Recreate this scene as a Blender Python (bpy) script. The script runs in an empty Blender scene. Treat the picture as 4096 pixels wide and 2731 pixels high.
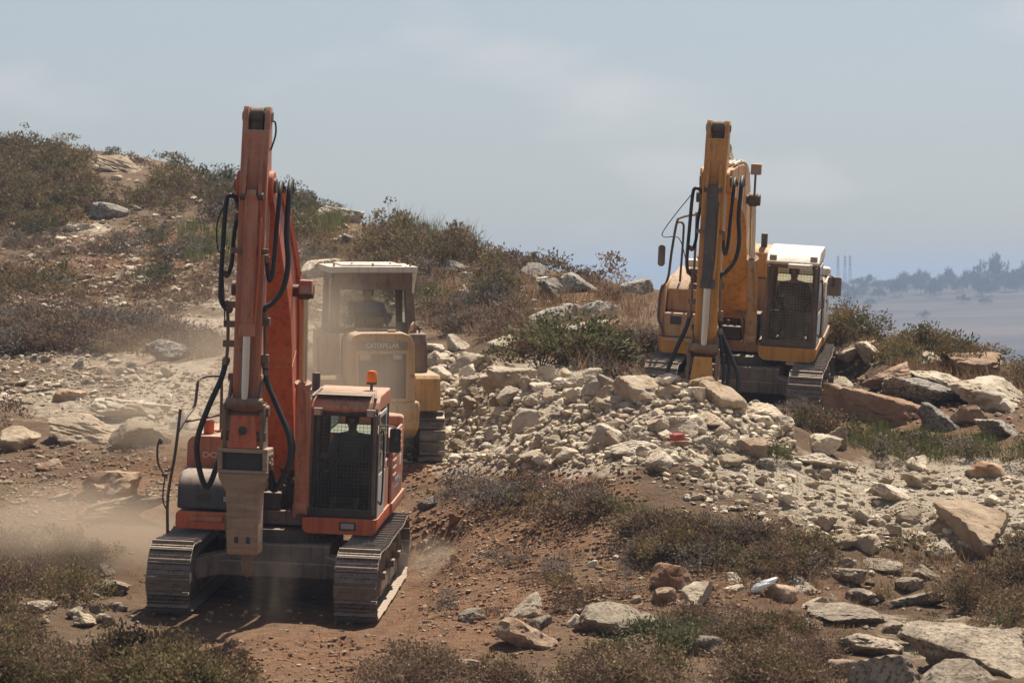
import bpy, bmesh, math, random
import numpy as np
from mathutils import Matrix, Vector
R = math.radians
rng = np.random.default_rng(7)
random.seed(7)
scene = bpy.context.scene
col = scene.collection

# ------------------------------------------------------------------ camera, sky, sun, exposure
FPX, CAMZ, HOR = 2908.0, 4.7, 280.0          # focal length in 1024-px units, eye height, horizon row
cam_d = bpy.data.cameras.new('camera'); cam = bpy.data.objects.new('camera', cam_d); col.objects.link(cam)
cam.location = (0, 0, CAMZ); cam.rotation_euler = (R(90), 0, 0)
cam_d.sensor_width = 36.0; cam_d.lens = FPX / 1024 * 36; cam_d.shift_y = -(341 - HOR) / 1024
cam_d.clip_start = 0.5; cam_d.clip_end = 12000
cam_d.dof.use_dof = True; cam_d.dof.focus_distance = 47.0; cam_d.dof.aperture_fstop = 3.5
scene.camera = cam
SUN_EL, SUN_AZ = 62.0, 24.0                   # azimuth to the right of straight ahead
sun_d = bpy.data.lights.new('sun', 'SUN'); sun = bpy.data.objects.new('sun', sun_d); col.objects.link(sun)
sun_d.energy = 5.0; sun_d.angle = R(0.53); sun_d.color = (1.0, 0.92, 0.80)
sv = Vector((math.sin(R(SUN_AZ)) * math.cos(R(SUN_EL)), math.cos(R(SUN_AZ)) * math.cos(R(SUN_EL)), math.sin(R(SUN_EL))))
sun.rotation_euler = sv.to_track_quat('Z', 'Y').to_euler(); sun.location = sv * 60
world = bpy.data.worlds.new('World'); scene.world = world; world.use_nodes = True
wn, wl = world.node_tree.nodes, world.node_tree.links
wn.clear()
w_out = wn.new('ShaderNodeOutputWorld'); w_bg = wn.new('ShaderNodeBackground'); w_bg.inputs['Strength'].default_value = 0.050
sky = wn.new('ShaderNodeTexSky'); sky.sky_type = 'NISHITA'; sky.sun_disc = False
sky.sun_elevation = R(SUN_EL); sky.sun_rotation = R(SUN_AZ); sky.air_density = 1.0; sky.dust_density = 0.75; sky.ozone_density = 1.0; sky.altitude = 500
w_hs = wn.new('ShaderNodeHueSaturation'); w_hs.inputs['Saturation'].default_value = 0.50
w_ti = wn.new('ShaderNodeMix'); w_ti.data_type = 'RGBA'; w_ti.blend_type = 'MULTIPLY'; w_ti.inputs[0].default_value = 1.0; w_ti.inputs[7].default_value = (0.90, 0.955, 1.06, 1)
wl.new(sky.outputs[0], w_ti.inputs[6]); wl.new(w_ti.outputs[2], w_hs.inputs['Color'])
# thin summer cloud all over the sky
w_tc = wn.new('ShaderNodeTexCoord'); w_map = wn.new('ShaderNodeMapping'); w_map.inputs['Scale'].default_value = (7.0, 7.0, 17.0)
w_map.inputs['Location'].default_value = (2.7, 1.0, 1.1)
w_no = wn.new('ShaderNodeTexNoise'); w_no.inputs['Scale'].default_value = 1.5; w_no.inputs['Detail'].default_value = 4.0; w_no.inputs['Roughness'].default_value = 0.48
w_rp = wn.new('ShaderNodeValToRGB'); w_rp.color_ramp.elements[0].position = 0.54; w_rp.color_ramp.elements[0].color = (0, 0, 0, 1)
w_rp.color_ramp.elements[1].position = 0.74; w_rp.color_ramp.elements[1].color = (0.6, 0.6, 0.6, 1)
w_mx = wn.new('ShaderNodeMix'); w_mx.data_type = 'RGBA'; w_mx.inputs[7].default_value = (9.4, 9.2, 9.1, 1)
wl.new(w_tc.outputs['Generated'], w_map.inputs[0]); wl.new(w_map.outputs[0], w_no.inputs['Vector']); wl.new(w_no.outputs['Fac'], w_rp.inputs[0])
wl.new(w_rp.outputs[0], w_mx.inputs[0]); wl.new(w_hs.outputs[0], w_mx.inputs[6]); wl.new(w_mx.outputs[2], w_bg.inputs['Color']); wl.new(w_bg.outputs[0], w_out.inputs['Surface'])
scene.view_settings.view_transform = 'Standard'; scene.view_settings.look = 'None'
scene.view_settings.exposure = 0.64; scene.view_settings.gamma = 1.0; scene.view_settings.use_curve_mapping = False
scene.render.engine = 'CYCLES'
cy = scene.cycles
cy.use_denoising = True; cy.max_bounces = 6; cy.diffuse_bounces = 3; cy.glossy_bounces = 3; cy.transmission_bounces = 6
cy.transparent_max_bounces = 12; cy.volume_bounces = 0; cy.volume_step_rate = 1.0; cy.volume_max_steps = 128; cy.caustics_reflective = False; cy.caustics_refractive = False

# ------------------------------------------------------------------ helpers
def tag(o, label=None, cat=None, group=None, kind=None):
    if label: o['label'] = label
    if cat: o['category'] = cat
    if group: o['group'] = group
    if kind: o['kind'] = kind
    return o

def link(name, data, parent=None):
    o = bpy.data.objects.new(name, data); col.objects.link(o)
    if parent is not None: o.parent = parent
    return o

def catmull(pts, n=6):
    P = [Vector(p) for p in pts]
    if len(P) < 3: return P
    Q = [P[0] * 2 - P[1]] + P + [P[-1] * 2 - P[-2]]
    out = []
    for i in range(1, len(Q) - 2):
        for k in range(n):
            t = k / n
            a, b, c, d = Q[i - 1], Q[i], Q[i + 1], Q[i + 2]
            out.append(0.5 * ((2 * b) + (c - a) * t + (2 * a - 5 * b + 4 * c - d) * t * t + (3 * b - a - 3 * c + d) * t ** 3))
    out.append(P[-1])
    return out

class MB:
    def __init__(s): s.v, s.f = [], []
    def add(s, v, f):
        n = len(s.v); s.v += [tuple(p) for p in v]; s.f += [tuple(i + n for i in q) for q in f]; return s
    def hexa(s, p): return s.add(p, [(0, 3, 2, 1), (4, 5, 6, 7), (0, 1, 5, 4), (1, 2, 6, 5), (2, 3, 7, 6), (3, 0, 4, 7)])
    def box(s, x0, x1, y0, y1, z0, z1):
        return s.hexa([(x0, y0, z0), (x1, y0, z0), (x1, y1, z0), (x0, y1, z0), (x0, y0, z1), (x1, y0, z1), (x1, y1, z1), (x0, y1, z1)])
    def bar(s, p0, p1, w, h, up=(1, 0, 0)):
        p0, p1 = Vector(p0), Vector(p1); d = (p1 - p0).normalized(); u = Vector(up); u = (u - d * u.dot(d)).normalized(); q = d.cross(u)
        a, b = u * w / 2, q * h / 2
        return s.hexa([p0 - a - b, p0 + a - b, p0 + a + b, p0 - a + b, p1 - a - b, p1 + a - b, p1 + a + b, p1 - a + b])
    def tube(s, pts, r, n=8, smooth=0, caps=True):
        P = catmull(pts, smooth) if smooth else [Vector(p) for p in pts]
        rr = r if isinstance(r, (list, tuple)) else [r] * len(P)
        t0 = (P[1] - P[0]).normalized(); u = t0.orthogonal().normalized(); V, F = [], []
        for i, p in enumerate(P):
            t = (P[min(i + 1, len(P) - 1)] - P[max(i - 1, 0)]).normalized()
            u = (u - t * u.dot(t)); u = u.normalized() if u.length > 1e-6 else t.orthogonal().normalized()
            w = t.cross(u)
            for k in range(n):
                a = 2 * math.pi * k / n; V.append(p + (u * math.cos(a) + w * math.sin(a)) * rr[i])
        for i in range(len(P) - 1):
            for k in range(n):
                F.append((i * n + k, i * n + (k + 1) % n, (i + 1) * n + (k + 1) % n, (i + 1) * n + k))
        if caps: F.append(tuple(range(n - 1, -1, -1))); F.append(tuple(range((len(P) - 1) * n, len(P) * n)))
        return s.add(V, F)
    def cyl(s, p0, p1, r, r2=None, n=16): return s.tube([p0, p1], [r, r if r2 is None else r2], n)
    def loft(s, rings):                      # rings: equal-length closed loops
        n = len(rings[0]); V = [p for r in rings for p in r]; F = []
        for i in range(len(rings) - 1):
            for k in range(n): F.append((i * n + k, i * n + (k + 1) % n, (i + 1) * n + (k + 1) % n, (i + 1) * n + k))
        F.append(tuple(range(n - 1, -1, -1))); F.append(tuple(range((len(rings) - 1) * n, len(rings) * n)))
        return s.add(V, F)
    def prism_x(s, prof, x0, x1): return s.loft([[(x0, y, z) for y, z in prof], [(x1, y, z) for y, z in prof]])
    def prism_y(s, prof, y0, y1): return s.loft([[(x, y0, z) for x, z in prof], [(x, y1, z) for x, z in prof]])
    def build(s, name, mat, parent=None, bevel=0.0, seg=2, sharp=38):
        me = bpy.data.meshes.new(name); me.from_pydata(s.v, [], s.f)
        bm = bmesh.new(); bm.from_mesh(me); bmesh.ops.recalc_face_normals(bm, faces=bm.faces); bm.to_mesh(me); bm.free()
        me.shade_smooth(); me.set_sharp_from_angle(angle=R(sharp)); me.materials.append(mat)
        o = link(name, me, parent)
        if bevel:
            b = o.modifiers.new('bevel', 'BEVEL'); b.width = bevel; b.segments = seg; b.limit_method = 'ANGLE'; b.angle_limit = R(30)
        return o

def rrect(x0, x1, z0, z1, r, corners=(1, 1, 1, 1), n=5):
    """closed loop: corner order bottom-left, bottom-right, top-right, top-left"""
    out = []
    for (cx, cz, a0, on) in ((x0, z0, 180, corners[0]), (x1, z0, 270, corners[1]), (x1, z1, 0, corners[2]), (x0, z1, 90, corners[3])):
        sx = 1 if cx == x0 else -1; sz = 1 if cz == z0 else -1
        for k in range(n):
            a = R(a0 + 90 * k / (n - 1))
            rr = r if on else 0.0005
            out.append((cx + sx * rr + rr * math.cos(a), cz + sz * rr + rr * math.sin(a)))
    return out

# ------------------------------------------------------------------ materials
def nodes_of(m): m.use_nodes = True; t = m.node_tree; return t.nodes, t.links, t.nodes['Principled BSDF']
def add_noise(n, l, scale, detail=4, rough=0.6, coord='Object', vec=None):
    t = n.new('ShaderNodeTexNoise'); t.inputs['Scale'].default_value = scale; t.inputs['Detail'].default_value = detail; t.inputs['Roughness'].default_value = rough
    if vec is None:
        tc = n.new('ShaderNodeTexCoord'); vec = tc.outputs[coord]
    l.new(vec, t.inputs['Vector']); return t
def ramp(n, l, src, p0, p1, c0=(0, 0, 0, 1), c1=(1, 1, 1, 1)):
    r = n.new('ShaderNodeValToRGB'); r.color_ramp.elements[0].position = p0; r.color_ramp.elements[1].position = p1
    r.color_ramp.elements[0].color = c0; r.color_ramp.elements[1].color = c1; l.new(src, r.inputs[0]); return r
def mixc(n, l, fac, a, b, mode='MIX'):
    m = n.new('ShaderNodeMix'); m.data_type = 'RGBA'; m.blend_type = mode
    for sock, val in ((m.inputs[0], fac), (m.inputs[6], a), (m.inputs[7], b)):
        if hasattr(val, 'links') or hasattr(val, 'is_linked'): l.new(val, sock)
        elif isinstance(val, (int, float)): sock.default_value = val
        else: sock.default_value = (*val[:3], 1)
    return m.outputs[2]
def mathn(n, l, op, a, b=0.0, clamp=False):
    m = n.new('ShaderNodeMath'); m.operation = op; m.use_clamp = clamp
    for sock, val in ((m.inputs[0], a), (m.inputs[1], b)):
        if isinstance(val, (int, float)): sock.default_value = val
        else: l.new(val, sock)
    return m.outputs[0]
def bump(n, l, bs, src, strength, dist):
    b = n.new('ShaderNodeBump'); b.inputs['Strength'].default_value = strength; b.inputs['Distance'].default_value = dist
    l.new(src, b.inputs['Height']); l.new(b.outputs[0], bs.inputs['Normal']); return b

DUST = (0.44, 0.32, 0.23)
def paint(name, colr, dust=0.35, rough=0.45, metal=0.0, chips=None, scale=3.0, top=0.35, stretch=None, grime=0.55):
    m = bpy.data.materials.new(name); n, l, bs = nodes_of(m)
    vec = None
    if stretch:
        tc = n.new('ShaderNodeTexCoord'); mp = n.new('ShaderNodeMapping'); mp.inputs['Scale'].default_value = stretch; l.new(tc.outputs['Object'], mp.inputs[0]); vec = mp.outputs[0]
    a = add_noise(n, l, scale, 6, 0.65, vec=vec); b = add_noise(n, l, scale * 9, 4, 0.6, vec=vec)
    f = ramp(n, l, a.outputs['Fac'], 0.30, 0.75).outputs[0]
    f = mathn(n, l, 'MULTIPLY', f, dust * 1.2); f = mathn(n, l, 'ADD', f, dust * 0.35)
    g = n.new('ShaderNodeNewGeometry'); sx = n.new('ShaderNodeSeparateXYZ'); l.new(g.outputs['Normal'], sx.inputs[0])
    up = mathn(n, l, 'MULTIPLY', mathn(n, l, 'MAXIMUM', sx.outputs[2], 0.0), top)        # dust settles on what faces up
    f = mathn(n, l, 'ADD', f, up, True)
    st = n.new('ShaderNodeMapping'); st.inputs['Scale'].default_value = (9.0, 9.0, 0.9); tcs = n.new('ShaderNodeTexCoord'); l.new(tcs.outputs['Object'], st.inputs[0])
    sn = n.new('ShaderNodeTexNoise'); sn.inputs['Scale'].default_value = 1.3; sn.inputs['Detail'].default_value = 5; l.new(st.outputs[0], sn.inputs['Vector'])
    gr = ramp(n, l, sn.outputs['Fac'], 0.50, 0.72, (0, 0, 0, 1), (grime, grime, grime, 1)).outputs[0]
    c = mixc(n, l, gr, mixc(n, l, f, colr, DUST), tuple(x * .28 + .008 for x in colr))
    if chips:
        c = mixc(n, l, ramp(n, l, b.outputs['Fac'], 0.63, 0.68).outputs[0], c, chips)
    l.new(c, bs.inputs['Base Color'])
    rr = mathn(n, l, 'ADD', mathn(n, l, 'MULTIPLY', f, 0.5), rough, True); l.new(rr, bs.inputs['Roughness'])
    bs.inputs['Metallic'].default_value = metal
    bump(n, l, bs, b.outputs['Fac'], 0.25, 0.004)
    return m
def plain(name, colr, rough=0.6, metal=0.0, var=0.25, scale=8.0, bumpd=0.003):
    m = bpy.data.materials.new(name); n, l, bs = nodes_of(m)
    a = add_noise(n, l, scale, 5)
    c = mixc(n, l, a.outputs['Fac'], tuple(x * (1 - var) for x in colr), tuple(min(1, x * (1 + var)) for x in colr))
    l.new(c, bs.inputs['Base Color']); bs.inputs['Roughness'].default_value = rough; bs.inputs['Metallic'].default_value = metal
    bump(n, l, bs, a.outputs['Fac'], 0.3, bumpd)
    return m
def glass(name, tint, dust_film=0.12, tr=1.0):
    m = bpy.data.materials.new(name); m.use_nodes = True; n, l = m.node_tree.nodes, m.node_tree.links; n.clear()
    o = n.new('ShaderNodeOutputMaterial'); t = n.new('ShaderNodeBsdfTransparent'); t.inputs[0].default_value = (*tint, 1)
    g = n.new('ShaderNodeBsdfGlossy'); g.inputs['Roughness'].default_value = 0.05
    d = n.new('ShaderNodeBsdfDiffuse'); d.inputs[0].default_value = (*DUST, 1)
    fr = n.new('ShaderNodeFresnel'); fr.inputs[0].default_value = 1.5
    mx = n.new('ShaderNodeMixShader'); l.new(fr.outputs[0], mx.inputs[0]); l.new(t.outputs[0], mx.inputs[1]); l.new(g.outputs[0], mx.inputs[2])
    m2 = n.new('ShaderNodeMixShader'); a = add_noise(n, l, 3.0, 5)
    r = ramp(n, l, a.outputs['Fac'], 0.35, 0.8, (0.02, 0.02, 0.02, 1), (dust_film, dust_film, dust_film, 1)); l.new(r.outputs[0], m2.inputs[0])  # patchy dust film on the pane, thicker where the noise is high
    l.new(mx.outputs[0], m2.inputs[1]); l.new(d.outputs[0], m2.inputs[2]); l.new(m2.outputs[0], o.inputs['Surface'])
    return m

M = {}
M['orange'] = paint('orange_paint', (0.56, 0.085, 0.013), 0.16, 0.42, chips=(0.07, 0.035, 0.02), top=0.45)
M['orange_dusty'] = paint('dusty_orange_paint', (0.50, 0.11, 0.035), 0.42, 0.5, top=0.5, chips=(0.14, 0.06, 0.03))
M['yellow'] = paint('yellow_paint', (0.60, 0.25, 0.022), 0.16, 0.42, chips=(0.12, 0.06, 0.03), top=0.4)
M['yellow_dusty'] = paint('dusty_yellow_paint', (0.48, 0.22, 0.04), 0.55, 0.5, chips=(0.16, 0.07, 0.03), top=0.5)
M['cat'] = paint('loader_yellow_paint', (0.50, 0.27, 0.055), 0.38, 0.5, chips=(0.10, 0.06, 0.03), top=0.5)
M['cream'] = paint('cream_paint', (0.66, 0.60, 0.50), 0.22, 0.45, top=0.1)
M['greywhite'] = paint('grey_white_paint', (0.50, 0.52, 0.50), 0.25, 0.4, top=0.2)
M['black'] = paint('black_paint', (0.022, 0.022, 0.024), 0.06, 0.45, top=0.5)
M['brownframe'] = paint('dusty_black_frame', (0.05, 0.04, 0.032), 0.28, 0.5, top=0.3)
M['brownpaint'] = paint('dusty_brown_cover', (0.085, 0.06, 0.045), 0.25, 0.6, top=0.4)
M['bonnet'] = paint('charcoal_bonnet', (0.03, 0.033, 0.038), 0.05, 0.4, top=0.62)
M['hood'] = paint('slate_hood', (0.12, 0.13, 0.15), 0.25, 0.45, top=0.45)
M['track'] = paint('track_steel', (0.13, 0.125, 0.12), 0.16, 0.36, 0.45, chips=(0.03, 0.025, 0.02), scale=2.0, top=0.55)
M['frame_steel'] = paint('undercarriage_steel', (0.075, 0.055, 0.045), 0.45, 0.6, top=0.4)
M['dark_steel'] = paint('dark_greasy_steel', (0.035, 0.028, 0.024), 0.16, 0.5, top=0.3)
M['rust_steel'] = paint('worn_brown_steel', (0.13, 0.075, 0.045), 0.30, 0.5, 0.2, chips=(0.05, 0.03, 0.02), scale=4.0)
M['hammer'] = paint('scraped_hammer_steel', (0.17, 0.095, 0.055), 0.78, 0.5, 0.15, grime=0.15, chips=(0.08, 0.05, 0.03), scale=1.6, stretch=(1.2, 1.2, 9.0))
M['chrome'] = plain('chrome_rod', (0.62, 0.60, 0.56), 0.22, 0.95, 0.08)
M['rubber'] = plain('black_rubber', (0.022, 0.020, 0.019), 0.6, 0, 0.3)
M['rubber_guard'] = paint('scuffed_rubber_sleeve', (0.035, 0.037, 0.042), 0.14, 0.6, chips=(0.22, 0.15, 0.10), scale=2.0, top=0.2)
M['glass'] = glass('tinted_cab_glass', (0.60, 0.88, 0.92), 0.05)
M['glass_clear'] = glass('dusty_cab_glass', (0.80, 0.90, 0.86), 0.16)
M['lens'] = plain('lamp_lens', (0.34, 0.33, 0.31), 0.2, 0.0, 0.2)
M['mirror_back'] = plain('mirror_shell', (0.025, 0.025, 0.028), 0.5, 0, 0.3)
M['mirror_grey'] = paint('grey_mirror_shell', (0.10, 0.085, 0.075), 0.3, 0.5, chips=(0.02, 0.02, 0.02))
M['beacon'] = plain('amber_beacon', (0.85, 0.21, 0.01), 0.3, 0, 0.15)
M['white_letter'] = plain('white_lettering', (0.62, 0.58, 0.52), 0.6, 0, 0.2)
M['grey_letter'] = plain('grey_lettering', (0.36, 0.35, 0.36), 0.6, 0, 0.3, 25)
M['trim'] = plain('grey_cab_trim', (0.26, 0.31, 0.30), .7)
M['seat'] = plain('seat_fabric', (0.05, 0.052, 0.056), 0.8)
M['skin'] = plain('skin', (0.30, 0.17, 0.11), 0.55, 0, 0.1)
M['skin_dark'] = plain('dark_hair', (0.018, 0.014, 0.012), 0.7)
M['shirt_dark'] = plain('dark_shirt', (0.035, 0.045, 0.055), 0.85)
M['shirt_blue'] = plain('blue_shirt', (0.045, 0.12, 0.22), 0.85)
M['shirt_teal'] = plain('grey_green_shirt', (0.06, 0.10, 0.105), 0.85)
M['trousers'] = plain('dark_trousers', (0.03, 0.034, 0.045), 0.85)
M['cloth'] = plain('dark_blue_cloth', (0.02, 0.026, 0.045), 0.9)
# ------------------------------------------------------------------ terrain: one sheet from the near slope to the far ridge
def vnoise(x, y, seed):
    xi = np.floor(x).astype(np.int64); yi = np.floor(y).astype(np.int64); fx = x - xi; fy = y - yi
    fx = fx * fx * (3 - 2 * fx); fy = fy * fy * (3 - 2 * fy)
    def h(a, b):
        n = (a * 374761393 + b * 668265263 + seed * 974711) & 0x7fffffff
        n = ((n ^ (n >> 13)) * 1274126177) & 0x7fffffff
        return ((n ^ (n >> 16)) & 0xffff) / 65535.0
    return (h(xi, yi) * (1 - fx) + h(xi + 1, yi) * fx) * (1 - fy) + (h(xi, yi + 1) * (1 - fx) + h(xi + 1, yi + 1) * fx) * fy
def fbm(x, y, seed, octv=4, gain=0.5):
    s = 0; a = 1; t = 0
    for i in range(octv):
        s = s + a * (vnoise(x * 2 ** i + 17.3 * i, y * 2 ** i + 9.1 * i, seed + i) - 0.5); t += a; a *= gain
    return s / t * 2
def pz(py, d): return CAMZ - (py - HOR) * d / FPX

CTRL = []
def cp(px, d, z): CTRL.append((px, d, z))
for px in (-260, 100, 512, 900, 1280): cp(px, 22, -0.5)
for px, z in ((-260, .25), (0, .1), (200, -.02), (400, 0), (600, .05), (800, .12), (1000, .25), (1280, .4)): cp(px, 33.5, z)
for px, py, d in ((-260, 590, 41), (0, 600, 41), (80, 602, 40.5), (450, 620, 38.5), (600, 620, 37.6), (750, 620, 37.6), (900, 612, 39), (1020, 605, 39), (1280, 600, 39.5),
        (450, 560, 43), (600, 560, 40.6), (750, 560, 40.2), (900, 560, 41.5), (1020, 560, 41.5), (1280, 555, 42),
        (700, 520, 41.6), (850, 520, 42.6), (1000, 520, 42.8), (1280, 515, 44),
        (450, 495, 47), (560, 482, 44.6), (700, 482, 42.8), (850, 480, 45), (1000, 472, 47), (1280, 470, 47),
        (480, 455, 50), (560, 458, 45.6), (640, 458, 43.4), (700, 452, 43.8), (760, 455, 45), (850, 442, 49), (960, 440, 49), (1280, 438, 49),
        (475, 400, 53), (530, 385, 50.5), (590, 386, 47.8), (650, 384, 46.6), (700, 390, 46.6), (745, 402, 47.2), (785, 415, 49),
        (800, 405, 50.6), (850, 414, 51.5), (940, 408, 52), (1010, 390, 53), (1280, 385, 53),
        (830, 328, 62), (880, 338, 60), (930, 354, 58), (1000, 370, 56.5), (1280, 388, 55),
        (440, 345, 62), (440, 303, 70), (440, 243, 92), (520, 333, 62), (520, 303, 68), (520, 269, 82), (600, 333, 60), (600, 303, 66), (610, 282, 76),
        (660, 295, 68), (740, 320, 65), (790, 326, 64), (690, 335, 58),
        (-260, 132, 125), (0, 147, 122), (110, 156, 122), (220, 178, 118), (300, 208, 108), (360, 226, 100),
        (-260, 228, 98), (0, 230, 98), (110, 230, 97), (220, 232, 95), (330, 252, 85),
        (-260, 300, 84), (0, 300, 84), (110, 300, 82), (220, 300, 80), (330, 302, 74),
        (-260, 370, 68), (0, 370, 68), (110, 370, 67), (220, 370, 65), (330, 372, 61),
        (-260, 440, 55), (0, 440, 55), (110, 440, 54.5), (220, 440, 54),
        (-260, 480, 50), (0, 480, 50), (110, 480, 50), (220, 480, 50), (-260, 520, 46.5), (0, 520, 46.5), (110, 520, 46.5), (220, 520, 47)):
    cp(px, d, pz(py, d))
for t in ((700, 49.3, 2.15), (640, 50.5, 2.5), (382, 51.3, 1.5), (382, 55.5, 1.8), (320, 52, 1.62), (415, 52, 1.62), (452, 55, 2.35),
          (830, 82, .6), (930, 77, -.6), (1010, 74, -1.2), (1280, 72, -1.5), (440, 118, 4.6), (520, 108, 3.2), (610, 100, 2.0), (700, 92, 1.2), (770, 88, .8),
          (-260, 155, 8.5), (0, 155, 8.5), (150, 155, 7.8), (300, 145, 6)): cp(*t)
CT = np.array(CTRL)
def uw(px, d): return np.stack([(px - 512) / FPX * 45, 42 * np.log(d / 45)], -1)
CU = uw(CT[:, 0], CT[:, 1])
def tps(r2): return np.where(r2 > 1e-9, 0.5 * r2 * np.log(np.maximum(r2, 1e-9)), 0)
nC = len(CT); A = np.zeros((nC + 3, nC + 3))
D2 = ((CU[:, None] - CU[None]) ** 2).sum(-1); A[:nC, :nC] = tps(D2) + np.eye(nC) * 0.15
A[:nC, nC] = 1; A[:nC, nC + 1:] = CU; A[nC, :nC] = 1; A[nC + 1:, :nC] = CU.T
W = np.linalg.solve(A, np.concatenate([CT[:, 2], np.zeros(3)]))
def near_z(px, d):
    sh = px.shape; q = uw(px.ravel(), d.ravel()); out = np.empty(len(q))
    for i in range(0, len(q), 20000):
        b = q[i:i + 20000]; r2 = ((b[:, None] - CU[None]) ** 2).sum(-1)
        out[i:i + 20000] = tps(r2) @ W[:nC] + W[nC] + b @ W[nC + 1:]
    return out.reshape(sh)
FAR_Y = np.array([120, 160, 260, 420, 700, 1000, 1250, 1500, 1560, 1800, 2600, 4200.])
FAR_Z = np.array([5, -2, -16, -30, -52, -46, -22, 1.5, 2.0, -8, -40, -60.])

def mach_matrix(x, y, z, yaw, pitch, roll):
    return Matrix.Translation((x, y, z)) @ Matrix.Rotation(R(yaw), 4, 'Z') @ Matrix.Rotation(R(pitch), 4, 'X') @ Matrix.Rotation(R(roll), 4, 'Y')
EX1 = mach_matrix(-3.32, 42.3, 0.13, -3.5, 3.0, 2.3)
EX2 = mach_matrix(4.28, 54.5, 2.35, -9.5, 6.0, 3.6)
LOADER = mach_matrix(-2.6, 52.9, 1.55, 9.0, 2.0, 0.0)
FOOT = [(EX1, 1.75, 2.55, 0.9), (EX2, 1.7, 2.5, 1.0), (LOADER, 1.4, 1.8, 1.0)]
def carve(x, y, z):
    for m, hx, hy, soft in FOOT:
        mi = np.array(m.inverted()); lx = mi[0, 0] * (x - m[0][3]) + mi[0, 1] * (y - m[1][3]); ly = mi[1, 0] * (x - m[0][3]) + mi[1, 1] * (y - m[1][3])
        nrm = np.array(m)[:3, 2]
        pl = m[2][3] - (nrm[0] * (x - m[0][3]) + nrm[1] * (y - m[1][3])) / nrm[2]
        dist = np.hypot(np.maximum(np.abs(lx) - hx, 0), np.maximum(np.abs(ly) - hy, 0))
        t = np.clip(1 - dist / soft, 0, 1); t = t * t * (3 - 2 * t)
        z = z * (1 - t) + (pl - 0.01) * t
    return z
PXC = np.arange(-300, 1325, 4.2)
ROW = [22.0]
while ROW[-1] < 130: ROW.append(ROW[-1] * (1.0085 if ROW[-1] < 32 else 1.0029))
while ROW[-1] < 4200: ROW.append(ROW[-1] * 1.045)
ROW = np.array(ROW); NR, NC = len(ROW), len(PXC)
GP, GD = np.meshgrid(PXC, ROW)
GX = (GP - 512) / FPX * GD; GY = GD
def blob(px, py, lst):
    s = np.zeros_like(px)
    for (cx, cy_, rx, ry, a) in lst: s = np.maximum(s, a * np.exp(-(((px - cx) / rx) ** 2 + ((py - cy_) / ry) ** 2) ** 1.5))
    return s
# ground of pale broken limestone, by place
PALE = [(560, 410, 130, 55, 1), (680, 420, 110, 45, 1), (470, 430, 45, 60, .9), (470, 455, 60, 22, .9), (560, 468, 90, 12, .8), (900, 495, 150, 42, 1), (760, 470, 90, 30, .8), (1000, 500, 110, 50, 1),
        (1150, 500, 120, 50, 1), (250, 300, 80, 14, .75), (205, 325, 60, 16, .6), (100, 360, 90, 20, .5), (60, 400, 70, 26, .55), (190, 400, 80, 40, .85), (110, 425, 60, 22, .85), (300, 330, 40, 40, .6),
        (600, 325, 40, 8, .8), (90, 228, 30, 6, .8), (120, 163, 32, 9, .9), (230, 270, 60, 10, .5), (860, 620, 90, 10, .5), (960, 640, 100, 30, .55), (880, 410, 80, 30, .35), (400, 395, 40, 50, .6)]
ORANGE = [(170, 245, 70, 14, .8), (150, 262, 90, 10, .7), (60, 265, 60, 8, .6), (620, 605, 60, 25, .3), (520, 540, 140, 40, .7), (480, 585, 110, 50, .8), (430, 620, 120, 50, .8), (300, 650, 160, 35, .8),
          (440, 470, 70, 10, .9), (560, 487, 90, 12, .8), (700, 300, 60, 10, .5), (930, 425, 90, 25, .5), (170, 470, 80, 26, .6), (120, 500, 90, 30, .5), (800, 590, 100, 20, .4), (340, 560, 200, 70, .7), (600, 302, 40, 6, .7)]
print('grid', NR, NC)
nearz = near_z(GP[ROW < 175], GD[ROW < 175]) if False else None
k_near = int((ROW < 175).sum())
Z = np.zeros((NR, NC))
Z[:k_near] = near_z(GP[:k_near], GD[:k_near])
far = np.interp(GD, FAR_Y, FAR_Z) + fbm(GX / 160, GY / 160, 5, 4) * np.clip((GD - 150) / 300, 0, 1) * 9 * np.clip(1.35 - GD / 1500, 0.12, 1)
far = far + np.clip((GD - 900) / 500, 0, 1) * (GP - 900) * 0.014
t = np.clip((GD - 118) / 50, 0, 1); t = t * t * (3 - 2 * t)
Z = Z * (1 - t) + far * t
PY0 = HOR + (CAMZ - Z) / GD * FPX
pale = blob(GP, PY0, PALE) * (GD < 130); orange = blob(GP, PY0, ORANGE) * (GD < 130)
amp = np.clip(1.2 - GD / 200, 0, 1)
Z += amp * (fbm(GX / 2.2, GY / 2.2, 11, 4) * 0.16 + fbm(GX / 0.5, GY / 0.5, 23, 3) * (0.07 + 0.075 * pale + .03 * orange))
# terraced ledges of bedrock on the hill
led = fbm(GX / 9, GY / 5, 41, 3); Z += amp * np.clip((led - 0.15) * 5, 0, 1) * 0.16 * np.clip((GD - 55) / 8, 0, 1)
Z = carve(GX, GY, Z)
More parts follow.
